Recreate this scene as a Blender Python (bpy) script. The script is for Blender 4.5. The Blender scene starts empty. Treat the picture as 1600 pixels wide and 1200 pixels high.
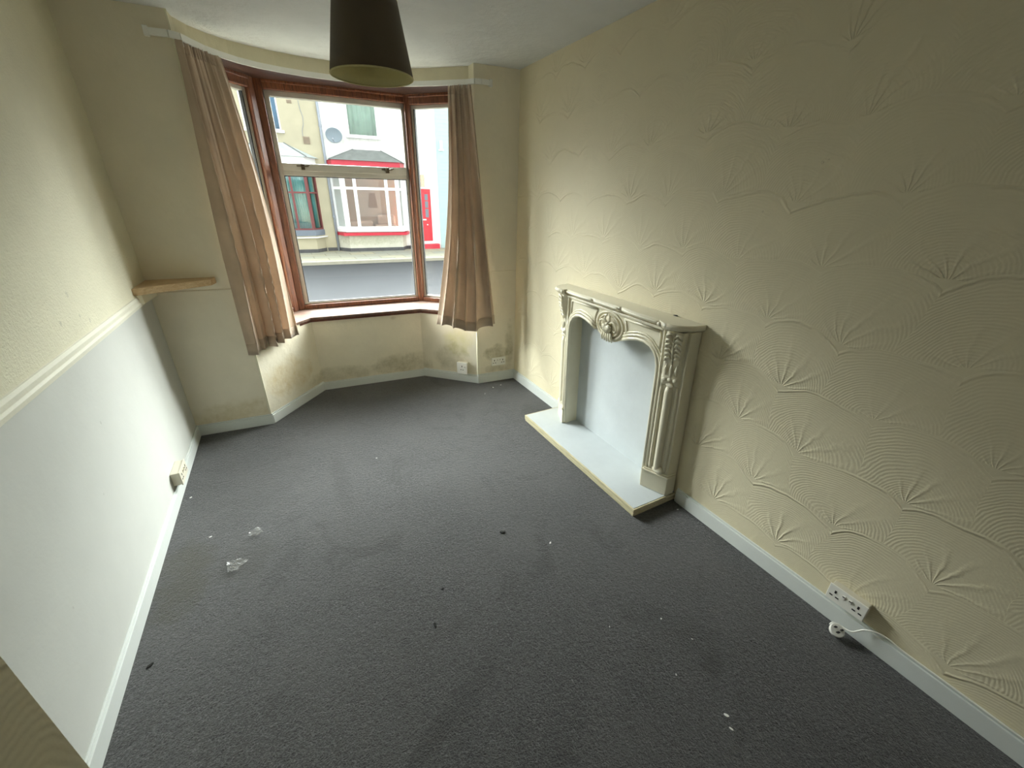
import bpy, bmesh, math, random
from mathutils import Vector, Matrix, noise
random.seed(7)
scene = bpy.context.scene
COL = scene.collection
PI = math.pi

# ------------------------------------------------------------------ camera
H_CAM = 1.65
F_PX = 633.97
yaw, pitch, roll = .4977, -.4275, .0188
cy_, sy_ = math.cos(yaw), math.sin(yaw)
cp_, sp_ = math.cos(pitch), math.sin(pitch)
fwd = Vector((sy_*cp_, cy_*cp_, sp_))
rgt = Vector((cy_, -sy_, 0))
up = rgt.cross(fwd)
r2 = math.cos(roll)*rgt + math.sin(roll)*up
u2 = -math.sin(roll)*rgt + math.cos(roll)*up
cam_d = bpy.data.cameras.new('camera')
cam = bpy.data.objects.new('camera', cam_d)
COL.objects.link(cam)
cam.matrix_world = Matrix(((r2.x, u2.x, -fwd.x, 0), (r2.y, u2.y, -fwd.y, 0), (r2.z, u2.z, -fwd.z, H_CAM), (0, 0, 0, 1)))
cam_d.sensor_fit = 'HORIZONTAL'
cam_d.sensor_width = 36.0
cam_d.lens = F_PX*36.0/1600.0
cam_d.clip_start = 0.02
scene.camera = cam

# ------------------------------------------------------------------ sky (overcast, brightest beyond the opposite roofs)
SKY_BASE = 1.35      # even cloud cover
SKY_PATCH = 77.0     # thin bright cloud over the opposite roofs
SKY_ELEV, SKY_SPREAD = .46, .24
SKY_REAR = 1.6
EXPOSURE = 0.0
world = bpy.data.worlds.new('overcast_sky')
scene.world = world
world.use_nodes = True
wn, wl = world.node_tree.nodes, world.node_tree.links
wn.clear()
w_out = wn.new('ShaderNodeOutputWorld')
w_bg = wn.new('ShaderNodeBackground')
w_tc = wn.new('ShaderNodeTexCoord')
w_xyz = wn.new('ShaderNodeSeparateXYZ')
def wm(op, a, b=None, c=None):
    n = wn.new('ShaderNodeMath'); n.operation = op
    for i_, v in enumerate((a, b, c)):
        if v is None: continue
        if isinstance(v, (int, float)): n.inputs[i_].default_value = v
        else: wl.new(v, n.inputs[i_])
    return n.outputs[0]
def wstep(v, lo, hi):
    n = wn.new('ShaderNodeMapRange'); n.interpolation_type = 'SMOOTHSTEP'
    wl.new(v, n.inputs[0]); n.inputs[1].default_value = lo; n.inputs[2].default_value = hi
    return n.outputs[0]
wl.new(w_tc.outputs['Generated'], w_xyz.inputs[0])
_y, _z = w_xyz.outputs[1], w_xyz.outputs[2]
_e = wm('MULTIPLY', wm('SUBTRACT', _z, SKY_ELEV), 1/SKY_SPREAD)
_g = wm('EXPONENT', wm('MULTIPLY', wm('MULTIPLY', _e, _e), -1.0))
_front = wm('MULTIPLY', wm('MULTIPLY', _g, wstep(_y, .0, .35)), SKY_PATCH)
_rear = wm('MULTIPLY', wstep(wm('MULTIPLY', _y, -1.0), -.1, .4), SKY_REAR)
wl.new(wm('ADD', wm('ADD', _front, _rear), SKY_BASE), w_bg.inputs['Strength'])
w_bg.inputs['Color'].default_value = (0.97, 1.0, 0.99, 1)
wl.new(w_bg.outputs[0], w_out.inputs[0])

scene.view_settings.view_transform = 'Standard'
scene.view_settings.look = 'None'
scene.view_settings.exposure = EXPOSURE
scene.view_settings.gamma = 1.0
scene.view_settings.use_curve_mapping = False
try:
    scene.cycles.max_bounces = 14
    scene.cycles.diffuse_bounces = 12
    scene.cycles.transparent_max_bounces = 12
    scene.cycles.sample_clamp_indirect = 6.0
    scene.cycles.use_denoising = True
    scene.cycles.caustics_reflective = False
    scene.cycles.caustics_refractive = False
except Exception:
    pass

def portal(cx, cy, cz, w, h, nx, ny):
    l = bpy.data.lights.new('window_daylight', 'AREA')
    l.shape = 'RECTANGLE'; l.size = w; l.size_y = h
    l.cycles.is_portal = True
    o = bpy.data.objects.new('window_daylight', l)
    COL.objects.link(o)
    z = Vector((-nx, -ny, 0)).normalized()      # light shines along -Z
    y = Vector((0, 0, 1)); x = y.cross(z)
    o.matrix_world = Matrix(((x.x, y.x, z.x, cx), (x.y, y.y, z.y, cy), (x.z, y.z, z.z, cz), (0, 0, 0, 1)))
portal(.60, 4.20, 1.57, 1.06, 1.72, .081, -.997)
portal(-.215, 3.96, 1.57, .62, 1.70, .75, -.66)
portal(.85, -1.75, 1.65, .50, .80, 0, 1)  # guides sky light through the added rear window
portal(1.375, 3.93, 1.57, .52, 1.70, -.70, -.71)

# ------------------------------------------------------------------ materials
def srgb(r, g, b):
    f = lambda c: (c/12.92 if c <= .04045 else ((c+.055)/1.055)**2.4)
    return (f(r/255), f(g/255), f(b/255))

class Nt:
    """small helper to write node maths"""
    def __init__(s, m):
        s.n, s.l = m.node_tree.nodes, m.node_tree.links
    def math(s, op, a, b=None, c=None, clamp=False):
        n = s.n.new('ShaderNodeMath'); n.operation = op; n.use_clamp = clamp
        for i, v in enumerate((a, b, c)):
            if v is None: continue
            if isinstance(v, (int, float)): n.inputs[i].default_value = v
            else: s.l.new(v, n.inputs[i])
        return n.outputs[0]
    def pos(s):
        g = s.n.new('ShaderNodeNewGeometry'); return g.outputs['Position']
    def xyz(s, v):
        n = s.n.new('ShaderNodeSeparateXYZ'); s.l.new(v, n.inputs[0]); return n.outputs
    def noise(s, vec, scale, detail=3, rough=.5, dist=0, vscale=None, off=None):
        if vscale or off:
            mp = s.n.new('ShaderNodeMapping')
            if vscale: mp.inputs['Scale'].default_value = vscale
            if off: mp.inputs['Location'].default_value = off
            s.l.new(vec, mp.inputs[0]); vec = mp.outputs[0]
        n = s.n.new('ShaderNodeTexNoise')
        n.inputs['Scale'].default_value = scale; n.inputs['Detail'].default_value = detail
        n.inputs['Roughness'].default_value = rough; n.inputs['Distortion'].default_value = dist
        s.l.new(vec, n.inputs['Vector']); return n.outputs['Fac']
    def ramp(s, fac, stops):
        n = s.n.new('ShaderNodeValToRGB')
        cr = n.color_ramp
        while len(cr.elements) < len(stops): cr.elements.new(.5)
        for e, (p, c) in zip(cr.elements, stops):
            e.position = p
            e.color = (c, c, c, 1) if isinstance(c, (int, float)) else (*c, 1)
        s.l.new(fac, n.inputs[0]); return n.outputs[0]
    def mix(s, fac, a, b):
        n = s.n.new('ShaderNodeMix'); n.data_type = 'RGBA'
        for sock, v in ((n.inputs[0], fac), (n.inputs[6], a), (n.inputs[7], b)):
            if isinstance(v, tuple): sock.default_value = (*v, 1)
            elif isinstance(v, (int, float)): sock.default_value = v
            else: s.l.new(v, sock)
        return n.outputs[2]
    def blob(s, P, c, r, soft=1.0):
        """1 inside a ragged round stain at c with radii r, 0 outside"""
        x, y, z = s.xyz(P)
        t = 0
        acc = None
        for o, cc, rr in ((x, c[0], r[0]), (y, c[1], r[1]), (z, c[2], r[2])):
            d = s.math('MULTIPLY', s.math('SUBTRACT', o, cc), 1/rr)
            d = s.math('MULTIPLY', d, d)
            acc = d if acc is None else s.math('ADD', acc, d)
        nz = s.noise(P, 9, 4, .6)
        acc = s.math('ADD', acc, s.math('MULTIPLY', s.math('SUBTRACT', nz, .5), 2.2))
        return s.math('MULTIPLY', s.math('SUBTRACT', 1.0, acc), soft, clamp=True)

MATS = {}
def mat(name, color, rough=.6, spec=.4, bump=None, var=.05, metal=0, sheen=0, extra=None, bscale=40, bstr=.15, vscale=6):
    if name in MATS: return MATS[name]
    m = bpy.data.materials.new(name); m.use_nodes = True
    t = Nt(m); b = t.n['Principled BSDF']
    P = t.pos()
    nz = t.noise(P, vscale, 4, .6)
    base = t.mix(t.ramp(nz, [(.3, 0.0), (.7, 1.0)]), tuple(c*(1-var) for c in color), tuple(min(1, c*(1+var)) for c in color))
    if extra: base = extra(t, P, base)
    t.l.new(base, b.inputs['Base Color'])
    b.inputs['Roughness'].default_value = rough
    b.inputs['Specular IOR Level'].default_value = spec
    b.inputs['Metallic'].default_value = metal
    if sheen: b.inputs['Sheen Weight'].default_value = sheen
    hgt = bump(t, P) if bump else t.noise(P, bscale, 4, .6)
    bp = t.n.new('ShaderNodeBump'); bp.inputs['Strength'].default_value = 1.0
    bp.inputs['Distance'].default_value = bstr*.01 if not bump else 1.0
    t.l.new(hgt, bp.inputs['Height']); t.l.new(bp.outputs[0], b.inputs['Normal'])
    MATS[name] = m
    return m

def fan_height(t, P):
    """combed fan plaster: overlapping fans with fine concentric rings, radial creases and raised rims"""
    W, H2, R = .33, .50, .275
    nzv = t.n.new('ShaderNodeTexNoise'); nzv.inputs['Scale'].default_value = 2.3; nzv.inputs['Detail'].default_value = 2
    t.l.new(P, nzv.inputs['Vector'])
    sub = t.n.new('ShaderNodeVectorMath'); sub.operation = 'MULTIPLY_ADD'
    sub.inputs[1].default_value = (.14, .14, .14)
    t.l.new(nzv.outputs['Color'], sub.inputs[0]); t.l.new(P, sub.inputs[2])
    x, y, z = t.xyz(sub.outputs[0])
    y = t.math('ADD', y, t.math('SUBTRACT', x, 1.822))
    fine = t.noise(P, 26, 3, .6)
    mask = t.ramp(t.noise(P, 3.1, 2, .5, off=(3, 1, 2)), [(.42, 0.0), (.60, 1.0)])
    mask2 = t.ramp(t.noise(P, 2.0, 2, .5, off=(9, 4, 2)), [(.38, .25), (.62, 1.0)])
    mask3 = t.ramp(t.noise(P, 1.7, 2, .5, off=(1, 8, 5)), [(.40, 0.0), (.60, 1.0)])
    def fan(oy, oz):
        yy = t.math('ADD', y, 10*W + oy + W/2)
        yl = t.math('SUBTRACT', t.math('MODULO', yy, W), W/2)
        zl = t.math('MODULO', t.math('ADD', z, 5*H2 + oz), H2)
        r = t.math('SQRT', t.math('ADD', t.math('MULTIPLY', yl, yl), t.math('MULTIPLY', zl, zl)))
        rr = t.math('ADD', r, t.math('MULTIPLY', t.math('SUBTRACT', fine, .5), .012))
        th = t.math('ARCTAN2', yl, t.math('ADD', zl, .01))
        ins = t.math('LESS_THAN', rr, R)
        rings = t.math('MULTIPLY', t.math('SINE', t.math('MULTIPLY', rr, 2*PI/.0105)), .00032)
        rings = t.math('MULTIPLY', rings, mask2)
        d = t.math('MULTIPLY', t.math('SUBTRACT', rr, R-.006), 1/.0045)
        rim = t.math('MULTIPLY', t.math('EXPONENT', t.math('MULTIPLY', t.math('MULTIPLY', d, d), -1.0)), .0032)
        rim = t.math('MULTIPLY', rim, mask)
        cre = t.math('POWER', t.math('ABSOLUTE', t.math('SINE', t.math('ADD', t.math('MULTIPLY', th, 7.0), t.math('MULTIPLY', fine, 1.6)))), 7.0)
        fade = t.math('MULTIPLY', t.math('SUBTRACT', .25, r), 4.0, clamp=True)
        cre = t.math('MULTIPLY', t.math('MULTIPLY', cre, fade), t.math('MULTIPLY_ADD', mask3, .0022, .0009))
        thick = t.math('MULTIPLY', r, .006)
        return ins, t.math('ADD', t.math('ADD', rings, rim), t.math('ADD', cre, thick)), zl
    ia, ha, za = fan(0, 0)
    ib, hb, zb = fan(W/2, H2/2)
    a_front = t.math('GREATER_THAN', za, zb)
    # a is used where inside a and (a in front or not inside b)
    use_a = t.math('MULTIPLY', ia, t.math('MAXIMUM', a_front, t.math('SUBTRACT', 1.0, ib)))
    use_b = t.math('MULTIPLY', ib, t.math('SUBTRACT', 1.0, use_a))
    h = t.math('ADD', t.math('MULTIPLY', use_a, ha), t.math('MULTIPLY', use_b, hb))
    return t.math('ADD', h, t.math('MULTIPLY', t.noise(P, 60, 3, .6), .0006))

def marks(pts, colr, size=.012, amt=.7):
    def f(t, P, base):
        for (x, y, z, s) in pts:
            k = t.math('MULTIPLY', t.blob(P, (x, y, z), (s, s*.8, s), 1.2), amt)
            k = t.math('MULTIPLY', k, t.ramp(t.noise(P, 160, 3, .7), [(.40, 0.0), (.60, 1.0)]))
            base = t.mix(k, base, colr)
        return base
    return f

def wall_r_extra(t, P, base):
    # damp bloom along the foot of the wall, two old plug marks
    x, y, z = t.xyz(P)
    k = t.math('MULTIPLY', t.math('SUBTRACT', .34, z), 1.2, clamp=True)
    k = t.math('MULTIPLY', k, t.ramp(t.noise(P, 3, 4, .6), [(.4, 0.0), (.65, 1.0)]))
    base = t.mix(k, base, srgb(190, 180, 140))
    return marks([(1.822, .969, 1.795, .009), (1.822, .950, 1.80, .006), (1.822, 1.15, 1.62, .005)], (.26, .22, .16), amt=.55)(t, P, base)

def stains(*bl):
    def f(t, P, base):
        for c, r, colr, amt in bl:
            k = t.math('MULTIPLY', t.blob(P, c, r, 1.3), amt)
            k = t.math('MULTIPLY', k, t.ramp(t.noise(P, 14, 5, .7), [(.3, .25), (.7, 1.0)]))
            base = t.mix(k, base, colr)
        return base
    return f
MOULD = srgb(120, 112, 66)
DAMP = srgb(178, 160, 104)

CREAM = srgb(221, 212, 181)
M_wall_r = mat('fan_plaster_cream', srgb(217, 208, 180), .62, .25, bump=fan_height, var=.03, extra=wall_r_extra, vscale=2)
M_wall_l_up = mat('plaster_upper_cream', srgb(219, 214, 190), .7, .2, var=.03, bscale=95, bstr=.35,
                  extra=marks([(-.815, 2.309, 1.266, .018), (-.815, 2.34, 1.17, .012), (-.815, 2.415, 1.13, .014), (-.815, 2.159, 1.184, .012), (-.815, 2.25, 1.12, .01)], (.33, .32, .26), amt=.6))
M_wall_l_lo = mat('painted_lower_wall', srgb(194, 195, 189), .6, .25, var=.02, bscale=30, bstr=.10,
                  extra=marks([(-.815, 2.12, .764, .008), (-.815, 1.9, .55, .006), (-.815, 1.45, .42, .006)], (.3, .3, .26), amt=.6))
M_pier = mat('painted_pier_wall', srgb(225, 217, 197), .62, .25, var=.03, bscale=35, bstr=.14,
             extra=stains(((-.55, 3.36, .14), (.35, .2, .12), DAMP, .5), ((1.64, 3.34, .29), (.14, .2, .09), MOULD, .7),
                          ((1.76, 3.33, .35), (.05, .2, .28), MOULD, .5), ((1.62, 3.34, .13), (.12, .1, .05), MOULD, .5)))
M_bay = mat('painted_bay_wall', srgb(220, 213, 192), .62, .25, var=.04, bscale=22, bstr=.30,
            extra=stains(((1.30, 3.5, .40), (.17, .2, .16), srgb(208, 200, 132), .6), ((1.26, 3.55, .24), (.22, .2, .18), MOULD, .42), ((.85, 3.78, .16), (.3, .2, .12), MOULD, .55),
                         ((.25, 3.83, .13), (.35, .2, .09), MOULD, .4), ((-.15, 3.57, .30), (.28, .28, .17), srgb(196, 176, 128), .75), ((.78, 3.8, .62), (.03, .2, .02), MOULD, .35)))
M_ceil = mat('ceiling_paint', srgb(212, 215, 218), .75, .15, var=.03, bscale=7, bstr=1.6,
             extra=marks([(1.26, 1.78, 2.54, .012)], (.2, .15, .1)))
M_header = mat('header_plaster', srgb(206, 200, 175), .7, .15, var=.05, bscale=8, bstr=.7)
M_gloss = mat('white_gloss_skirting', srgb(208, 212, 208), .32, .5, var=.02, bscale=25, bstr=.10)
M_trim = mat('cream_trim_paint', srgb(224, 219, 196), .4, .4, var=.03, bscale=25, bstr=.10)

def carpet_bump(t, P):
    a = t.noise(P, 170, 3, .75, dist=.6)
    b = t.noise(P, 60, 3, .6, dist=.8)
    return t.math('ADD', t.math('MULTIPLY', a, .013), t.math('MULTIPLY', b, .014))
def carpet_extra(t, P, base):
    sp = t.ramp(t.noise(P, 150, 3, .75, dist=.6), [(.47, 0.0), (.62, 1.0)])
    sp2 = t.ramp(t.noise(P, 75, 3, .7, dist=1.0, off=(5, 3, 1)), [(.42, 0.0), (.58, 1.0)])
    base = t.mix(t.math('MULTIPLY', sp, .85), base, (.17, .17, .168))
    base = t.mix(t.math('MULTIPLY', sp2, .6), base, (.008, .008, .0078))
    wear = t.ramp(t.noise(P, 1.6, 4, .6, dist=.4), [(.42, 0.0), (.62, 1.0)])
    base = t.mix(t.math('MULTIPLY', wear, .45), base, (.085, .084, .081))
    sc = t.ramp(t.noise(P, 3.6, 5, .65, dist=1.2, off=(2, 7, 0)), [(.56, 0.0), (.66, 1.0)])
    base = t.mix(t.math('MULTIPLY', sc, .6), base, (.015, .0145, .0135))
    for c, r, colr, amt in (((-.70, 1.92, 0), (.13, .30, 1), (.034, .031, .014), .8), ((-.44, 2.68, 0), (.38, .62, 1), (.018, .0175, .016), .6),
                            ((1.20, .50, 0), (.07, .05, 1), (.010, .010, .009), .8), ((1.65, 2.62, 0), (.16, .14, 1), (.018, .0175, .016), .7),
                            ((.2, 3.3, 0), (.6, .22, 1), (.024, .023, .020), .5), ((.05, 2.35, 0), (.06, .35, 1), (.022, .021, .02), .6),
                            ((-.45, 1.9, 0), (.16, .14, 1), (.028, .027, .020), .6)):
        base = t.mix(t.math('MULTIPLY', t.blob(P, c, r, 1.2), amt), base, colr)
    return base
M_carpet = mat('charcoal_carpet', (.033, .033, .0335), .72, .28, bump=carpet_bump, var=.10, sheen=.32, extra=carpet_extra)

def wood(name, c1, c2, rough=.35, spec=.5, s=(2, 2, 14), sc=9):
    if name in MATS: return MATS[name]
    m = bpy.data.materials.new(name); m.use_nodes = True
    t = Nt(m); b = t.n['Principled BSDF']; P = t.pos()
    g = t.noise(P, sc, 5, .65, dist=1.2, vscale=(s[2]/2, s[2]/2, .6) if s[0] == 2 else s)
    base = t.mix(t.ramp(g, [(.35, 0.0), (.65, 1.0)]), c1, c2)
    t.l.new(base, b.inputs['Base Color'])
    b.inputs['Roughness'].default_value = rough; b.inputs['Specular IOR Level'].default_value = spec
    bp = t.n.new('ShaderNodeBump'); bp.inputs['Distance'].default_value = .0015
    t.l.new(g, bp.inputs['Height']); t.l.new(bp.outputs[0], b.inputs['Normal'])
    MATS[name] = m; return m
M_wood = wood('varnished_hardwood', srgb(74, 40, 28), srgb(122, 74, 46))
M_sill = wood('pink_worn_sill', srgb(92, 72, 63), srgb(118, 97, 86), .6, .15, s=(3, 9, 2), sc=6)
M_shelf = wood('pale_pine', srgb(190, 160, 122), srgb(214, 188, 150), .55, .3, s=(1.5, 10, 10), sc=6)
M_ply = wood('hearth_edge_ply', srgb(172, 162, 130), srgb(204, 196, 166), .5, .3, s=(8, 1.2, 30), sc=5)
M_alu = mat('dull_grey_aluminium', srgb(176, 174, 166), .45, .5, var=.04, metal=.15)
M_gasket = mat('black_gasket', srgb(44, 44, 44), .6)
M_brass = mat('dark_bronze_catch', srgb(92, 80, 62), .4, .5, metal=.6)
M_plastic = mat('white_plastic', srgb(232, 230, 222), .3, .5, var=.01, bstr=.02)
M_plastic_y = mat('aged_white_plastic', srgb(208, 202, 184), .35, .5, var=.02, bstr=.02)
M_dark = mat('dark_slot', srgb(22, 20, 18), .6)
M_red_s = mat('red_switch_mark', srgb(170, 40, 36), .4)
M_fire = mat('old_gloss_cream', srgb(216, 210, 188), .30, .5, var=.04, bscale=18, bstr=.12)
M_firewhite = mat('bluish_white_board', srgb(186, 192, 194), .5, .3, var=.05, bscale=12, bstr=.15, vscale=5)
M_track = mat('white_curtain_track', srgb(232, 232, 228), .35, .5, var=.01, bstr=.03)
M_flake = mat('paint_flake_white', srgb(235, 235, 230), .5)
M_bit = mat('dark_grit', srgb(26, 25, 20), .8)

def cloth(name, c, trans=.25, scale=900):
    m = bpy.data.materials.new(name); m.use_nodes = True
    t = Nt(m); b = t.n['Principled BSDF']; out = t.n['Material Output']; P = t.pos()
    w1 = t.noise(P, scale, 2, .6, vscale=(1, 1, .25)); w2 = t.noise(P, scale, 2, .6, vscale=(.25, .25, 1))
    wv = t.math('ADD', w1, w2)
    big = t.noise(P, 5, 4, .6)
    base = t.mix(t.ramp(big, [(.3, 0.0), (.7, 1.0)]), tuple(x*.88 for x in c), tuple(min(1, x*1.08) for x in c))
    t.l.new(base, b.inputs['Base Color']); b.inputs['Roughness'].default_value = .75
    b.inputs['Specular IOR Level'].default_value = .2; b.inputs['Sheen Weight'].default_value = .25
    bp = t.n.new('ShaderNodeBump'); bp.inputs['Distance'].default_value = .0006
    t.l.new(wv, bp.inputs['Height']); t.l.new(bp.outputs[0], b.inputs['Normal'])
    tr = t.n.new('ShaderNodeBsdfTranslucent'); t.l.new(base, tr.inputs[0])
    mx = t.n.new('ShaderNodeMixShader'); mx.inputs[0].default_value = trans
    t.l.new(b.outputs[0], mx.inputs[1]); t.l.new(tr.outputs[0], mx.inputs[2]); t.l.new(mx.outputs[0], out.inputs[0])
    return m
M_curt = cloth('brown_beige_curtain_cloth', srgb(198, 178, 157), .20)
M_shade_o = cloth('taupe_lampshade_cloth', srgb(96, 84, 68), .06)
M_shade_i = cloth('cream_lampshade_lining', srgb(200, 190, 138), .10)
M_cA = cloth('teal_curtain', srgb(130, 205, 205), .3, 200)
M_cB = cloth('pale_green_curtain', srgb(198, 222, 206), .3, 200)
M_cC = cloth('blue_blind', srgb(96, 160, 205), .2, 200)

def glass(name, tint=(1, 1, 1), refl=.06, rough=.0):
    m = bpy.data.materials.new(name); m.use_nodes = True
    n, l = m.node_tree.nodes, m.node_tree.links
    n.clear()
    o = n.new('ShaderNodeOutputMaterial'); a = n.new('ShaderNodeBsdfTransparent'); g = n.new('ShaderNodeBsdfGlossy')
    a.inputs[0].default_value = (*tint, 1); g.inputs['Roughness'].default_value = rough
    lw = n.new('ShaderNodeLayerWeight'); lw.inputs['Blend'].default_value = .5
    pw = n.new('ShaderNodeMath'); pw.operation = 'POWER'; pw.inputs[1].default_value = 6.0
    mm = n.new('ShaderNodeMath'); mm.operation = 'MULTIPLY_ADD'; mm.inputs[1].default_value = .22; mm.inputs[2].default_value = refl*.3
    mx = n.new('ShaderNodeMixShader')
    l.new(lw.outputs['Facing'], pw.inputs[0]); l.new(pw.outputs[0], mm.inputs[0]); l.new(mm.outputs[0], mx.inputs[0])
    l.new(a.outputs[0], mx.inputs[1]); l.new(g.outputs[0], mx.inputs[2]); l.new(mx.outputs[0], o.inputs[0])
    return m
M_glass = glass('window_glass', (.97, .99, .98), .05)
M_glass_far = glass('far_window_glass', (.86, .88, .88), .14, .02)

# street materials
M_cream_r = mat('cream_render', srgb(182, 175, 152), .85, .15, var=.07, bscale=4, bstr=.5, vscale=2.2)
M_white_r = mat('white_render', srgb(232, 232, 228), .85, .15, var=.03, bscale=4, bstr=.4, vscale=2,
                extra=stains(((3.5, 18.7, 3.55), (1.1, 1, .28), srgb(170, 165, 155), .5)))
M_blue_c = mat('pale_blue_cladding', srgb(182, 208, 210), .6, .3, var=.03,
               bump=lambda t, P: t.math('MULTIPLY', t.math('MODULO', t.math('ADD', t.xyz(P)[2], 4), .14), .12))
M_base_r = mat('stained_base_render', srgb(206, 204, 190), .85, .15, var=.06, bscale=8, bstr=.5, vscale=3,
               extra=stains(((3.3, 18.4, 0), (1.6, 1, .2), srgb(150, 152, 120), .6)))
M_plinth = mat('dark_plinth', srgb(92, 92, 94), .85, .15, var=.15, vscale=3)
M_slate = mat('grey_slate', srgb(122, 126, 124), .7, .3, var=.14, vscale=5)
M_slate2 = mat('weathered_lead_roof', srgb(186, 196, 198), .6, .3, var=.12, vscale=4)
M_red = mat('red_gloss', srgb(196, 44, 66), .35, .5, var=.04)
M_reddoor = mat('red_door_paint', srgb(206, 30, 52), .35, .5, var=.03)
M_redbrown = mat('red_brown_frames', srgb(118, 66, 66), .5, .4, var=.04)
M_upvc = mat('white_upvc', srgb(240, 240, 240), .35, .5, var=.01)
M_bluegrey = mat('blue_grey_sill', srgb(118, 126, 138), .6, .3, var=.05)
M_pipe = mat('grey_drainpipe', srgb(150, 156, 166), .5, .4, var=.04)
M_dish = mat('grey_dish', srgb(140, 152, 162), .5, .4, var=.04)
M_vent = mat('old_vent', srgb(150, 136, 120), .8, .2, var=.1)
M_room = mat('brown_room_wall', srgb(182, 150, 128), .8, .2, var=.06, vscale=2)
M_pic = mat('amber_picture', srgb(132, 84, 44), .6, .3, var=.1, vscale=8)
M_sofa = mat('dusty_pink_sofa', srgb(196, 160, 140), .8, .2, var=.06)
M_road = mat('asphalt', srgb(48, 50, 53), .85, .25, var=.07, bscale=60, bstr=.8, vscale=1.2)
def slab_extra(t, P, base):
    b = t.n.new('ShaderNodeTexBrick'); b.inputs['Scale'].default_value = 1.0
    b.inputs['Color1'].default_value = (*srgb(168, 164, 140), 1); b.inputs['Color2'].default_value = (*srgb(146, 150, 142), 1)
    b.inputs['Mortar'].default_value = (*srgb(110, 108, 92), 1)
    b.inputs['Brick Width'].default_value = .9; b.inputs['Row Height'].default_value = .62; b.inputs['Mortar Size'].default_value = .012
    b.inputs['Bias'].default_value = .1
    t.l.new(P, b.inputs['Vector'])
    return t.mix(.8, base, b.outputs[0])
M_slab = mat('paving_slabs', srgb(164, 160, 140), .85, .2, var=.08, extra=slab_extra)
M_kerb = mat('kerb_stone', srgb(176, 172, 156), .85, .2, var=.08)

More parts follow.
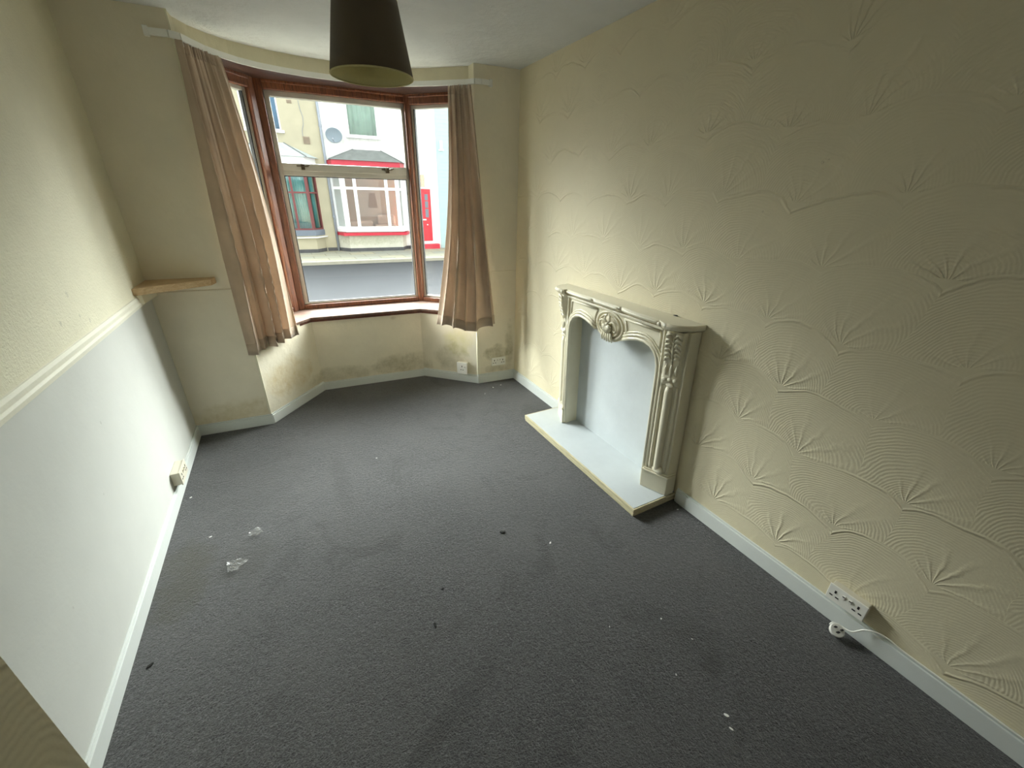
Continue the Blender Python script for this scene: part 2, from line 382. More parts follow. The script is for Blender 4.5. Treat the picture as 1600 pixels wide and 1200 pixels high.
# ------------------------------------------------------------------ mesh helpers
class MB:
    def __init__(s, fr=None):
        s.v, s.f, s.fr, s.mi = [], [], fr, []
    def P(s, p):
        p = Vector(p); return s.fr(p) if s.fr else p
    def add(s, vs, fs, mi=0):
        o = len(s.v); s.v += [tuple(s.P(v)) for v in vs]; s.f += [tuple(i+o for i in f) for f in fs]; s.mi += [mi]*len(fs)
        return s
    def box(s, x0, x1, y0, y1, z0, z1, mi=0):
        vs = [(x, y, z) for z in (z0, z1) for x, y in ((x0, y0), (x1, y0), (x1, y1), (x0, y1))]
        return s.add(vs, [(0, 3, 2, 1), (4, 5, 6, 7), (0, 1, 5, 4), (1, 2, 6, 5), (2, 3, 7, 6), (3, 0, 4, 7)], mi)
    def prism(s, poly, z0, z1, mi=0):
        n = len(poly)
        vs = [(x, y, z0) for x, y in poly] + [(x, y, z1) for x, y in poly]
        fs = [tuple(range(n-1, -1, -1)), tuple(range(n, 2*n))] + [(i, (i+1) % n, n+(i+1) % n, n+i) for i in range(n)]
        return s.add(vs, fs, mi)
    def strip(s, inner, outer, z0, z1, mi=0):
        """a wall of quads between two plan polylines"""
        for i in range(len(inner)-1):
            s.prism([inner[i], inner[i+1], outer[i+1], outer[i]], z0, z1, mi)
        return s
    def tube(s, pts, r, n=8, mi=0, closed=False):
        pts = [Vector(p) for p in pts]; m = len(pts); rings = []
        rr = r if isinstance(r, (list, tuple)) else [r]*m
        prev = None
        for i, p in enumerate(pts):
            a = pts[max(0, i-1)]; b = pts[min(m-1, i+1)]
            t = (b-a).normalized()
            if prev is None:
                prev = Vector((0, 0, 1)) if abs(t.z) < .9 else Vector((1, 0, 0))
            u = (prev - t*prev.dot(t)).normalized(); prev = u; w = t.cross(u)
            rings.append([p + (u*math.cos(2*PI*k/n) + w*math.sin(2*PI*k/n))*rr[i] for k in range(n)])
        vs = [q for r_ in rings for q in r_]
        fs = [(i*n+k, i*n+(k+1) % n, (i+1)*n+(k+1) % n, (i+1)*n+k) for i in range(m-1) for k in range(n)]
        fs += [tuple(range(n-1, -1, -1)), tuple((m-1)*n+k for k in range(n))]
        return s.add(vs, fs, mi)
    def grid(s, fn, nu, nv, mi=0, closeu=False):
        vs = [fn(i/(nu-1) if not closeu else i/nu, j/(nv-1)) for j in range(nv) for i in range(nu)]
        fs = []
        for j in range(nv-1):
            for i in range(nu if closeu else nu-1):
                i2 = (i+1) % nu
                fs.append((j*nu+i, j*nu+i2, (j+1)*nu+i2, (j+1)*nu+i))
        return s.add(vs, fs, mi)
    def ball(s, c, r, n=10, mi=0):
        r = r if isinstance(r, (tuple, list)) else (r, r, r)
        return s.grid(lambda u, v: (c[0]+r[0]*math.cos(2*PI*u)*math.sin(PI*min(max(v, .001), .999)), c[1]+r[1]*math.sin(2*PI*u)*math.sin(PI*min(max(v, .001), .999)), c[2]-r[2]*math.cos(PI*v)), n, n//2+2, mi, True)
    def lathe(s, prof, c=(0, 0, 0), n=24, mi=0):
        m = len(prof)
        return s.grid(lambda u, v: (c[0]+prof[round(v*(m-1))][0]*math.cos(2*PI*u), c[1]+prof[round(v*(m-1))][0]*math.sin(2*PI*u), c[2]+prof[round(v*(m-1))][1]), n, m, mi, True)
    def build(s, name, m, parent=None, smooth=False, bevel=0, solid=0, loc=None, seg=2):
        me = bpy.data.meshes.new(name)
        vs = s.v
        if loc is not None: vs = [(a-loc[0], b-loc[1], c-loc[2]) for a, b, c in vs]
        me.from_pydata(vs, [], s.f)
        for mm in (m if isinstance(m, (list, tuple)) else [m]): me.materials.append(mm)
        for p, k in zip(me.polygons, s.mi): p.material_index = k
        bm = bmesh.new(); bm.from_mesh(me)
        bmesh.ops.remove_doubles(bm, verts=bm.verts, dist=1e-6)
        if not solid: bmesh.ops.recalc_face_normals(bm, faces=bm.faces)
        bm.to_mesh(me); bm.free()
        if smooth:
            for p in me.polygons: p.use_smooth = True
        o = bpy.data.objects.new(name, me); COL.objects.link(o)
        if loc is not None: o.location = loc
        if parent is not None:
            o.parent = parent
            if parent.type == 'EMPTY' or parent.location.length > 0:
                o.matrix_parent_inverse = Matrix.Translation(-parent.location) if loc is None else Matrix.Identity(4)
                if loc is not None: o.location = Vector(loc) - parent.location
        if solid:
            md = o.modifiers.new('thickness', 'SOLIDIFY'); md.thickness = solid; md.offset = 0
        if bevel:
            md = o.modifiers.new('bevel', 'BEVEL'); md.width = bevel; md.segments = seg; md.limit_method = 'ANGLE'
        return o

def struct(o):
    o['kind'] = 'structure'; return o
def tag(o, label, cat, group=None, kind=None):
    o['label'] = label; o['category'] = cat
    if group: o['group'] = group
    if kind: o['kind'] = kind
    return o
def empty(name, loc, label=None, cat=None, group=None):
    o = bpy.data.objects.new(name, None); COL.objects.link(o); o.location = loc
    o.empty_display_size = .1
    if label: tag(o, label, cat, group)
    return o

# ------------------------------------------------------------------ plan of the room
CZ = 2.5436
XL, XR = -.815, 1.822
PLa, PLb = (-.815, 3.388), (-.330, 3.350)        # left pier face
PRa, PRb = (1.450, 3.347), (1.822, 3.317)        # right pier face
BL, BR = (.094, 3.838), (1.030, 3.762)           # inner corners of the bay
W0, W1, W2, W3 = (-.42, 3.67), (.022, 4.172), (1.150, 4.081), (1.56, 3.66)   # window line

def off(p, q, d):
    """points p,q moved sideways by d (to the left of p->q)"""
    v = Vector((q[0]-p[0], q[1]-p[1])); n = Vector((-v.y, v.x)).normalized()*d
    return (p[0]+n.x, p[1]+n.y), (q[0]+n.x, q[1]+n.y)

# floor, ceiling
bay_poly = [PLb, BL, BR, PRa]
struct(MB().prism([(-2.2, -1.7), (1.95, -1.7), (1.95, 3.5), (1.46, 3.6), (1.12, 3.92), (.05, 4.0), (-.40, 3.52), (-.95, 3.5), (-2.2, 3.5)], -.12, 0).build('floor', M_carpet))
struct(MB().box(-2.3, 2.0, -1.8, 4.6, CZ, CZ+.15).build('ceiling', M_ceil))
# left wall in two finishes (above and below the dado rail)
struct(MB().box(XL-.12, XL, .5, 3.6, -.05, 1.055).build('wall_left_lower', M_wall_l_lo))
struct(MB().box(XL-.12, XL, .5, 3.6, 1.055, CZ+.01).build('wall_left_upper', M_wall_l_up))
struct(MB().box(XR, XR+.12, -1.7, 3.6, -.05, CZ+.01).build('wall_right', M_wall_r))
# wall end beside the camera (opening to the hall side), same combed plaster
struct(MB().box(-.95, -.350, .39, .50, -.05, CZ+.01).build('wall_front', M_wall_r))
rw = MB()
rw.box(-2.3, .55, -1.8, -1.7, -.05, CZ+.01); rw.box(1.15, 2.0, -1.8, -1.7, -.05, CZ+.01); rw.box(.55, 1.15, -1.8, -1.7, -.05, 1.2); rw.box(.55, 1.15, -1.8, -1.7, 2.1, CZ+.01)
struct(rw.build('wall_rear', M_pier))
rf_ = MB(); rf_.box(.55, .60, -1.79, -1.72, 1.2, 2.1); rf_.box(1.10, 1.15, -1.79, -1.72, 1.2, 2.1); rf_.box(.60, 1.10, -1.79, -1.72, 1.2, 1.25); rf_.box(.60, 1.10, -1.79, -1.72, 2.05, 2.1)
w4 = struct(rf_.build('added_rear_window', M_wood, bevel=.004))  # unseen window added in the rear wall as fill light for the room
MB().box(.60, 1.10, -1.76, -1.755, 1.25, 2.05).build('pane', M_glass, w4)
struct(MB().box(-2.3, -2.2, -1.8, .5, -.05, CZ+.01).build('wall_rear_left', M_pier))
struct(MB().box(-2.3, -.94, .39, .50, -.05, CZ+.01).build('wall_rear_front', M_pier))
# piers
struct(MB().prism([(-.94, 3.398), PLb, (-.33, 3.47), W0, (-.47, 3.80), (-.94, 3.80)], -.05, CZ+.01).build('wall_back_left', M_pier, bevel=.004))
struct(MB().prism([PRa, (1.95, 3.307), (1.95, 3.80), (1.62, 3.80), W3, (1.45, 3.47)], -.05, CZ+.01).build('wall_back_right', M_pier, bevel=.004))
# bay below the sill
mbw = MB()
ou = [(-.60, 3.80), (-.08, 4.36), (1.27, 4.26), (1.80, 3.74)]
mbw.strip([PLb, BL, BR, PRa], ou, -.12, .672)
struct(mbw.build('wall_bay', M_bay))
# header over the bay window, softly curved in plan
hin = [(-.33, 3.352), (-.322, 3.46), (-.27, 3.57), (-.19, 3.665), (-.09, 3.745), (.04, 3.80), (.18, 3.84), (.35, 3.862), (.55, 3.865), (.75, 3.848), (.93, 3.81), (1.07, 3.755), (1.19, 3.67), (1.29, 3.58), (1.38, 3.50), (1.448, 3.44), (1.45, 3.35)]
hout = [(-.60, 3.55), (-.60, 3.7), (-.55, 3.85), (-.45, 3.95), (-.33, 4.1), (-.2, 4.25), (-.08, 4.36), (.3, 4.36), (.55, 4.34), (.8, 4.31), (1.05, 4.29), (1.27, 4.26), (1.4, 4.15), (1.52, 4.03), (1.65, 3.9), (1.75, 3.75), (1.80, 3.6)]
struct(MB().strip(hin, hout, 2.445, CZ+.02).build('wall_bay_header', M_header, smooth=False))

struct(MB().strip([(x, y+.012) for x, y in hin], hout, 2.432, 2.445).build('trim_9', wood('dark_head_lining', srgb(46, 27, 21), srgb(66, 40, 30), .45, .4)))

# skirting boards (kept as boards of their own)
def board(name, p, q, h=.09, t=.014, m=M_gloss, z0=0.0, lip=True):
    """p->q with the room on the right-hand side"""
    a, b = p, q
    c, d = off(p, q, -t)
    mb = MB(); mb.prism([a, b, d, c], z0, z0+h-.012)
    if lip:
        e, f = off(p, q, -t*.55); mb.prism([a, b, f, e], z0+h-.012, z0+h)
    return struct(mb.build(name, m, bevel=.002))
board('baseboard_left', (XL, .5), (XL, 3.385), .085)
board('baseboard_back_left', PLa, (PLb[0]+.012, PLb[1]), .085)
board('baseboard_bay_left', (PLb[0]+.004, PLb[1]+.004), BL, .085)
board('baseboard_bay_back', BL, BR, .075)
board('baseboard_bay_right', BR, (PRa[0]-.004, PRa[1]+.004), .085)
board('baseboard_back_right', (PRa[0]-.014, PRa[1]), PRb, .095)
board('baseboard_right', (XR, 3.317), (XR, 2.505), .095)
board('baseboard_right_near', (XR, 1.243), (XR, -1.7), .095)

# dado rails and corner beads
def dado_prof(mb, p, q, prof):
    a = Vector((*p, 0)); b = Vector((*q, 0)); d = (b-a).normalized(); n = Vector((d.y, -d.x, 0))
    vs = [tuple(a + n*o + Vector((0, 0, z))) for o, z in prof] + [tuple(b + n*o + Vector((0, 0, z))) for o, z in prof]
    k = len(prof)
    mb.add(vs, [tuple(range(k)), tuple(range(2*k-1, k-1, -1))] + [(i, k+i, k+(i+1) % k, (i+1) % k) for i in range(k)])
mb = MB(); dado_prof(mb, (XL, .5), (XL, 3.39), [(0, 1.035), (.012, 1.036), (.014, 1.052), (.008, 1.060), (.010, 1.078), (.005, 1.090), (0, 1.092)])
struct(mb.build('trim_1', mat('dado_paint', srgb(220, 217, 200), .6, .25, var=.02)))
mb = MB(); dado_prof(mb, PLa, (PLb[0], PLb[1]), [(0, 1.045), (.006, 1.045), (.006, 1.060), (0, 1.066)])
struct(mb.build('trim_2', M_pier))
mb = MB(); dado_prof(mb, (PRa[0], PRa[1]), PRb, [(0, 1.058), (.003, 1.058), (.003, 1.064), (0, 1.066)])
struct(mb.build('trim_3', M_pier))
struct(MB().prism([(-.339, 3.3455), (-.324, 3.3445), (-.324, 3.362), (-.339, 3.362)], .0, 1.05).build('trim_4', M_trim, bevel=.002))
struct(MB().prism([(-.337, 3.3475), (-.326, 3.3465), (-.326, 3.360), (-.337, 3.360)], 1.065, CZ).build('trim_5', M_trim, bevel=.002))
struct(MB().prism([(1.436, 3.345), (1.464, 3.3425), (1.464, 3.360), (1.436, 3.364)], .0, .75).build('trim_6', M_trim, bevel=.002))

# ------------------------------------------------------------------ window sill (continuous board)
sill_in = [(-.331, 3.372), (.090, 3.812), (1.030, 3.735), (1.441, 3.372)]
sill_out = [(-.46, 3.72), (.0, 4.22), (1.17, 4.13), (1.58, 3.72)]
sl = MB().strip(sill_in, sill_out, .672, .693)
trim7 = struct(sl.build('trim_7', M_sill, bevel=.004))
sl2 = MB().strip([off(sill_in[0], sill_in[1], .008)[0], off(sill_in[0], sill_in[1], .008)[1], off(sill_in[1], sill_in[2], .008)[1], off(sill_in[2], sill_in[3], .008)[1]], [(-.30, 3.40), (.10, 3.84), (1.03, 3.765), (1.40, 3.40)], .652, .672)
struct(sl2.build('trim_8', wood('dark_sill_edge', srgb(70, 38, 26), srgb(100, 58, 40), .5, .3)))

# ------------------------------------------------------------------ windows
def wframe(A, B):
    a = Vector((*A, 0)); d = Vector((B[0]-A[0], B[1]-A[1], 0)); L = d.length; d.normalize(); n = Vector((-d.y, d.x, 0))
    return L, (lambda p: a + d*p.x + n*p.y + Vector((0, 0, p.z)))
ZS, ZT = .693, 2.46
# centre window
L, fr = wframe(W1, W2)
win = MB(fr)
win.box(-.045, .050, -.035, .07, ZS, ZT); win.box(L-.035, L+.012, -.035, .07, ZS, ZT)
win.box(.050, L-.035, -.030, .07, ZS, .733); win.box(.050, L-.035, -.030, .07, 2.372, ZT)
win.box(.050, L-.035, -.045, -.030, 2.415, ZT)
w1 = struct(win.build('window_1', M_wood, bevel=.006))
gf = MB(fr)
s0, s1 = .050, L-.035
gf.box(s0, s0+.035, 0, .05, .733, 2.372); gf.box(s1-.022, s1, 0, .05, .733, 2.372)
gf.box(s0+.035, s1-.022, 0, .05, 2.335, 2.372); gf.box(s0+.035, s1-.022, 0, .05, .733, .748)
gf.box(s0+.035, s1-.022, -.008, .05, 1.795, 1.885); gf.box(s0+.035, s1-.022, -.018, -.008, 1.83, 1.885)
gf.build('aluminium_frame', M_alu, w1, bevel=.004)
gk = MB(fr)
gk.box(s0+.035, s0+.041, .008, .03, .748, 1.795); gk.box(s1-.028, s1-.022, .008, .03, .748, 1.795); gk.box(s0+.041, s1-.028, .008, .03, .748, .754); gk.box(s0+.041, s1-.028, .008, .03, 1.789, 1.795)
gk.build('gasket', M_gasket, w1)
MB(fr).box(s0+.035, s1-.022, .016, .022, .748, 1.795).build('lower_pane', M_glass, w1)
MB(fr).box(s0+.035, s1-.022, .020, .026, 1.885, 2.335).build('upper_pane', M_glass, w1)
for sc in (.235, .905):
    h = MB(fr); h.box(sc-.045, sc+.045, -.030, -.018, 1.862, 1.872); h.box(sc-.012, sc+.016, -.050, -.018, 1.838, 1.880); h.tube([(sc+.002, -.050, 1.862), (sc+.055, -.056, 1.874)], .005)
    h.build('window_catch', M_brass, w1, bevel=.002)
# side windows
def side_window(name, A, B, flip, p0=.05):
    L, fr = wframe(A, B)
    m = MB(fr)
    m.box(0, p0, -.035, .06, ZS, ZT); m.box(L-.052, L-.0, -.035, .06, ZS, ZT)
    m.box(p0, L-.05, -.030, .06, ZS, .733); m.box(p0, L-.05, -.030, .06, 2.36, ZT); m.box(p0, L-.05, -.042, -.030, 2.41, ZT)
    w = struct(m.build(name, M_wood, bevel=.005))
    g = MB(fr); g.box(p0, p0+.02, .0, .04, .733, 2.36); g.box(L-.077, L-.052, 0, .04, .733, 2.36); g.box(p0+.02, L-.077, 0, .04, .733, .75); g.box(p0+.02, L-.077, 0, .04, 2.335, 2.36)
    g.build('aluminium_frame', M_alu, w, bevel=.003)
    k = MB(fr); k.box(p0+.02, p0+.028, .006, .03, .75, 2.335); k.box(L-.087, L-.077, .006, .03, .75, 2.335); k.build('gasket', M_gasket, w)
    MB(fr).box(p0+.028, L-.087, .014, .02, .75, 2.335).build('pane', M_glass, w)
    return w
side_window('window_2', W0, (W1[0]-.03, W1[1]-.034), 0)
side_window('window_3', (W2[0]+.004, W2[1]-.008), W3, 1, .022)

# ------------------------------------------------------------------ curtain track
tr_pts = [(-.435, 3.350), (-.345, 3.335), (-.300, 3.36), (-.265, 3.43), (-.21, 3.53), (-.14, 3.61), (-.05, 3.69), (.06, 3.75), (.2, 3.79), (.36, 3.812), (.55, 3.812), (.74, 3.79), (.90, 3.755), (1.04, 3.70), (1.15, 3.62), (1.25, 3.535), (1.34, 3.455), (1.41, 3.395), (1.455, 3.335), (1.50, 3.322), (1.57, 3.322)]
tk = MB()
for i in range(len(tr_pts)-1):
    a, b = tr_pts[i], tr_pts[i+1]
    c, d = off(a, b, -.012)
    tk.prism([a, b, d, c], 2.415, 2.448)
t_e = tag(tk.build('curtain_track', M_track, smooth=False), 'white plastic curtain track bent around the bay under the ceiling', 'curtain track')
for q, nm in (((-.44, 3.345), 'end_cap'), ((1.575, 3.322), 'end_cap')):
    MB().box(q[0]-.012, q[0]+.012, q[1]-.014, q[1]+.012, 2.408, 2.455).build(nm, M_track, t_e, bevel=.003)
for i in (3, 7, 10, 13, 16):
    a, b = tr_pts[i], tr_pts[i+1]; mx, my = (a[0]+b[0])/2, (a[1]+b[1])/2
    c, d = off((mx, my), (mx+(b[0]-a[0]), my+(b[1]-a[1])), .04)
    MB().tube([(mx, my, 2.44), (c[0], c[1], 2.455)], .006).build('bracket', M_track, t_e)

# ------------------------------------------------------------------ curtains
def polyline(pts, t):
    L = [0]
    for a, b in zip(pts, pts[1:]): L.append(L[-1] + math.dist(a, b))
    s = t*L[-1]
    for i in range(len(pts)-1):
        if s <= L[i+1] or i == len(pts)-2:
            k = (s-L[i])/(L[i+1]-L[i]); a, b = pts[i], pts[i+1]
            return [a[j]+(b[j]-a[j])*k for j in range(len(a))], Vector((b[0]-a[0], b[1]-a[1])).normalized()
def curtain(name, top, bot, zt, zb_fn, folds, amp_t, amp_b, seed, label, extra=None, bulge=None):
    rnd = random.Random(seed)
    ph = [rnd.uniform(0, 6.28) for _ in range(6)]
    def fn(u, v):                       # v: 0 top .. 1 bottom
        pt, dt = polyline(top, u); pb, db = polyline(bot, u)
        k = v**.9
        x = pt[0]*(1-k)+pb[0]*k; y = pt[1]*(1-k)+pb[1]*k
        if bulge:
            bx, by = bulge(u, v); x += bx; y += by
        d = dt.lerp(db, k).normalized(); n = Vector((d.y, -d.x))
        z = zt*(1-v) + zb_fn(u)*v
        amp = amp_t + (amp_b-amp_t)*min(1, v*1.6)
        uu = u + .035*math.sin(2.6*v+ph[0]+3*u) + .030*math.sin(7*u+ph[1]) 
        w = 1.25 - 2.2*abs(math.sin(PI*folds*uu + ph[2] + .35*math.sin(3*v+ph[3])))**.62
        w *= .75 + .35*math.sin(11*u+ph[5]+1.5*v)
        w2 = math.sin(2*PI*(folds*2.2)*uu + ph[4] + 1.2*v)*.30*(1-v)**3
        w3 = math.sin(2*PI*(folds*.4)*uu + ph[5] + v)*.35
        o = amp*(w + w2 + w3)
        sl = .35*amp*math.cos(2*PI*folds*uu+ph[2])
        if v < .03: o += .003*math.sin(2*PI*folds*5*u)
        if extra: o += extra(u, v)
        return (x + n.x*o + d.x*sl, y + n.y*o + d.y*sl, z)
    m = MB(); m.grid(fn, 220, 130)
    e = empty(name, (bot[0][0], bot[0][1], zb_fn(0)), label, 'curtain')
    body = m.build('cloth', M_curt, e, smooth=True, solid=.0025)
    # header tape and stitched hem
    hm = MB(); hm.grid(lambda u, v: tuple(Vector(fn(u, .002+.028*v)) + Vector((0, -.0035, 0))), 220, 3); hm.build('header_tape', M_curt, e, smooth=True, solid=.002)
    he = MB(); he.grid(lambda u, v: tuple(Vector(fn(u, .955+.045*v)) + Vector((0, -.003, 0))), 220, 3); he.build('hem', M_curt, e, smooth=True, solid=.002)
    for i in range(9):
        p = fn((i+.5)/9, 0.0)
        MB().tube([(p[0], p[1], zt-.02), (p[0], p[1]-.004, zt+.005)], .003, 6).build('hook', M_track, e)
    return e
curtain('curtain', [(-.315, 3.325), (-.255, 3.42), (-.20, 3.50), (-.13, 3.575)], [(-.358, 3.322), (-.25, 3.41), (-.135, 3.515), (-.015, 3.615)],
        2.410, lambda u: .585 + .03*u, 5.0, .012, .038, 3, 'long beige-brown curtain at the left of the bay, beside the small shelf',
        bulge=lambda u, v: (.03*u*math.sin(PI*v)*.6, -.02*math.sin(PI*v)))
def tuck(u, v):
    du = (u-.60)/.10
    return .030*math.exp(-du*du)*max(0, min(1, (v-.30)*3))*max(0, 1-max(0, (v-.70)*14)) - .030*math.exp(-((u-.60)/.035)**2)*max(0, min(1, (v-.25)*4))*max(0, 1-max(0, (v-.66)*14))
curtain('curtain', [(1.290, 3.47), (1.33, 3.43), (1.38, 3.385), (1.425, 3.345)], [(1.075, 3.43), (1.22, 3.33), (1.40, 3.245), (1.585, 3.225)],
        2.410, lambda u: .612 - .055*math.exp(-((u-.55)/.22)**2), 4.6, .012, .034, 11, 'beige-brown curtain with a looped tuck, hanging in front of the right pier', extra=tuck,
        bulge=lambda u, v: (.055*math.sin(PI*min(1, v*1.0))*(1-u) - .01*u*math.sin(PI*v), 0))

# ------------------------------------------------------------------ lampshade pendant
LC = (.401, 1.856); LZ = 2.05; LR = .146; LH = .220; LT = .108
lamp = empty('pendant_lamp', (LC[0], LC[1], LZ), 'tapered taupe fabric lampshade hanging from the ceiling', 'lamp')
def shade_fn(r0, r1, z0, z1):
    return lambda u, v: (LC[0]+(r0+(r1-r0)*v)*math.cos(2*PI*u), LC[1]+(r0+(r1-r0)*v)*math.sin(2*PI*u), z0+(z1-z0)*v)
MB().grid(shade_fn(LR, LT, LZ, LZ+LH), 72, 8, 0, True).build('lamp_shade', M_shade_o, lamp, smooth=True, solid=.0015)
MB().grid(shade_fn(LR-.002, LT-.002, LZ+.001, LZ+LH-.001), 72, 8, 0, True).build('shade_lining', M_shade_i, lamp, smooth=True, solid=.001)
for rr, zz in ((LR-.001, LZ), (LT-.001, LZ+LH)):
    rg = MB(); rg.tube([(LC[0]+rr*math.cos(2*PI*k/48), LC[1]+rr*math.sin(2*PI*k/48), zz) for k in range(49)], .0028, 6)
    rg.build('shade_trim', M_shade_i, lamp, smooth=True)
sp = MB()
for k in range(3):
    a = 2*PI*k/3+.4
    sp.tube([(LC[0]+.02*math.cos(a), LC[1]+.02*math.sin(a), LZ+LH-.03), (LC[0]+LT*math.cos(a), LC[1]+LT*math.sin(a), LZ+LH-.003)], .0018, 6)
sp.build('fitter', M_track, lamp)
MB().lathe([(.001, LZ+LH-.085), (.018, LZ+LH-.085), (.02, LZ+LH-.05), (.02, LZ+LH-.02), (.012, LZ+LH), (.004, LZ+LH+.01), (.001, LZ+LH+.01)], (LC[0], LC[1], 0), 20).build('lamp_holder', M_plastic, lamp, smooth=True)
MB().tube([(LC[0], LC[1], LZ+LH), (LC[0], LC[1], CZ-.02)], .0035, 8).build('cord', M_plastic, lamp)
MB().lathe([(.001, CZ-.03), (.015, CZ-.03), (.04, CZ-.018), (.045, CZ), (.001, CZ)], (LC[0], LC[1], 0), 24).build('ceiling_rose', M_plastic, lamp, smooth=True)

# ------------------------------------------------------------------ plank on the dado ledge in the corner
sh = empty('corner_shelf', (-.815, 3.30, 1.095), 'small pale wooden plank shelf in the corner by the left pier', 'shelf')
MB().prism([(XL+.001, 3.386), (XL+.001, 3.075), (-.78, 3.09), (-.46, 3.275), (-.442, 3.357)], 1.105, 1.145).build('board', M_shelf, sh, bevel=.003)
MB().prism([(XL+.001, 3.372), (XL+.001, 3.11), (-.79, 3.13), (-.775, 3.372)], 1.045, 1.105).build('batten', M_trim, sh, bevel=.004)

# ------------------------------------------------------------------ fireplace
FC = 1.832
def fp(p):     # (u along the wall, w out from the wall, z) with the old surround leaning a touch
    return Vector((XR - p.y, FC + p.x + .042*(p.z-.05), p.z))
fire = empty('fireplace_surround', (XR-.1, FC, .052), 'cream painted French style fireplace surround with carved shell and shaped mantel shelf', 'fireplace')
# --- frieze and arch plate: columns between the arch curve and the top
ARCH = [(0, .848), (.05, .852), (.085, .866), (.13, .888), (.18, .908), (.24, .924), (.30, .929), (.345, .920), (.375, .900), (.397, .870), (.408, .83), (.412, .78)]
def arch(u):
    u = abs(u)
    for (a, za), (b, zb) in zip(ARCH, ARCH[1:]):
        if u <= b: return za+(zb-za)*(u-a)/(b-a)
    return .052
FW = .118
fz = MB(fp)
us = sorted({s*round(a, 4) for a, _ in ARCH for s in (-1, 1)} | {s*x/100 for x in range(0, 41, 2) for s in (-1, 1)})
us = [u for u in us if abs(u) <= .412]
for a, b in zip(us, us[1:]):
    za, zb = arch(a), arch(b)
    fz.add([(a, FW, za), (b, FW, zb), (b, FW, 1.045), (a, FW, 1.045), (a, FW-.035, za), (b, FW-.035, zb), (b, FW-.035, 1.045), (a, FW-.035, 1.045)],
           [(0, 1, 2, 3), (5, 4, 7, 6), (0, 4, 5, 1), (3, 2, 6, 7)])
for s in (-1, 1):
    fz.box(min(s*.412, s*.445), max(s*.412, s*.445), FW-.035, FW, .052, 1.045)
fz.build('frieze', M_fire, fire)
# soffit return of the opening
rt = MB(fp)
for s in (-1, 1):
    rt.box(min(s*.418, s*.440), max(s*.418, s*.440), .010, FW-.03, .052, 1.0)
rt.box(-.42, .42, .02, FW-.03, .955, 1.0)
rt.build('opening_return', M_fire, fire)
# arch mouldings (three parallel beads on the frieze following the arch)
def arch_path(d, w, upto=.0):
    pts = []
    for s in (1, -1):
        seg = []
        if s == 1: seg.append((.412+d, w, .07))
        for (u, z) in (reversed(ARCH) if s == 1 else ARCH):
            # offset outward: up along the top, sideways on the jamb
            k = max(0, min(1, (u-.33)/.08))
            seg.append((s*(u + d*k), w, z + d*(1-k*.9)))
        if s == -1: seg.append((-(.412+d), w, .07))
        pts += seg
    out = []
    for p in pts:
        if not out or math.dist(p, out[-1]) > .004: out.append(p)
    return out
ml = MB(fp)
for d, r, w in ((.006, .011, FW+.006), (.027, .009, FW+.004), (.044, .006, FW+.001)):
    p = arch_path(d, w)
    left = [q for q in p if q[0] >= .095]; right = [q for q in p if q[0] <= -.095]
    for seg in (left, right): ml.tube(seg, r, 8)
ml.build('arch_moulding', M_fire, fire, smooth=True)
# raised beads round the two frieze panels
for s in (-1, 1):
    pn = MB(fp); pn.tube([(s*.40, FW+.002, 1.018), (s*.128, FW+.002, 1.018)], .009, 8)
    pn.tube([(s*.128, FW+.001, 1.018), (s*.143, FW+.001, .985), (s*.150, FW+.001, .95), (s*.140, FW+.001, .925)], .007, 8)
    pn.tube([(s*.40, FW+.001, 1.018), (s*.408, FW+.001, .99), (s*.408, FW+.001, .925)], .007, 8)
    pn.build('panel_moulding', M_fire, fire, smooth=True)
# cartouche: oval boss, scrolls, shell and small leaves
ct = MB(fp)
for rr, r_, w in ((1.0, .007, FW+.004), (.78, .006, FW+.009)):
    ct.tube([(.118*rr*math.cos(a), w, .945+.083*rr*math.sin(a)) for a in [2*PI*k/40 for k in range(41)]], r_, 8)
ct.ball((0, FW, .945), (.098, .012, .072), 20)
ct.build('cartouche', M_fire, fire, smooth=True)
shl = MB(lambda p: fp(p + Vector((0, .009, 0))))
for k in range(9):
    a = PI*(1.08 + .84*k/8); L_ = .040 + .012*math.sin(PI*k/8)
    x0, z0 = .0, .953
    shl.tube([(x0, FW+.016, z0), (x0+L_*.5*math.cos(a), FW+.024, z0+L_*.5*math.sin(a)), (x0+L_*math.cos(a), FW+.016, z0+L_*math.sin(a))], [.003, .0065, .0075], 8)
shl.ball((0, FW+.016, .957), (.013, .012, .011), 10)
for k in range(5):       # gadroons under the shell reaching the arch
    x = (k-2)*.021
    shl.tube([(x*.8, FW+.014, .905), (x, FW+.016, .875), (x*1.05, FW+.008, .846 + abs(k-2)*.002)], [.007, .0085, .006], 8)
for s in (-1, 1):        # leaves and scrolls
    shl.tube([(s*.004, FW+.016, .966), (s*.022, FW+.020, .984), (s*.018, FW+.018, 1.006), (s*.002, FW+.012, 1.022)], [.004, .007, .006, .002], 8)
    shl.tube([(s*.012, FW+.014, .962), (s*.045, FW+.018, .978), (s*.070, FW+.014, .966), (s*.080, FW+.012, .940), (s*.066, FW+.012, .918), (s*.05, FW+.012, .925)], [.004, .006, .006, .005, .005, .003], 8)
shl.build('shell_carving', M_fire, fire, smooth=True)

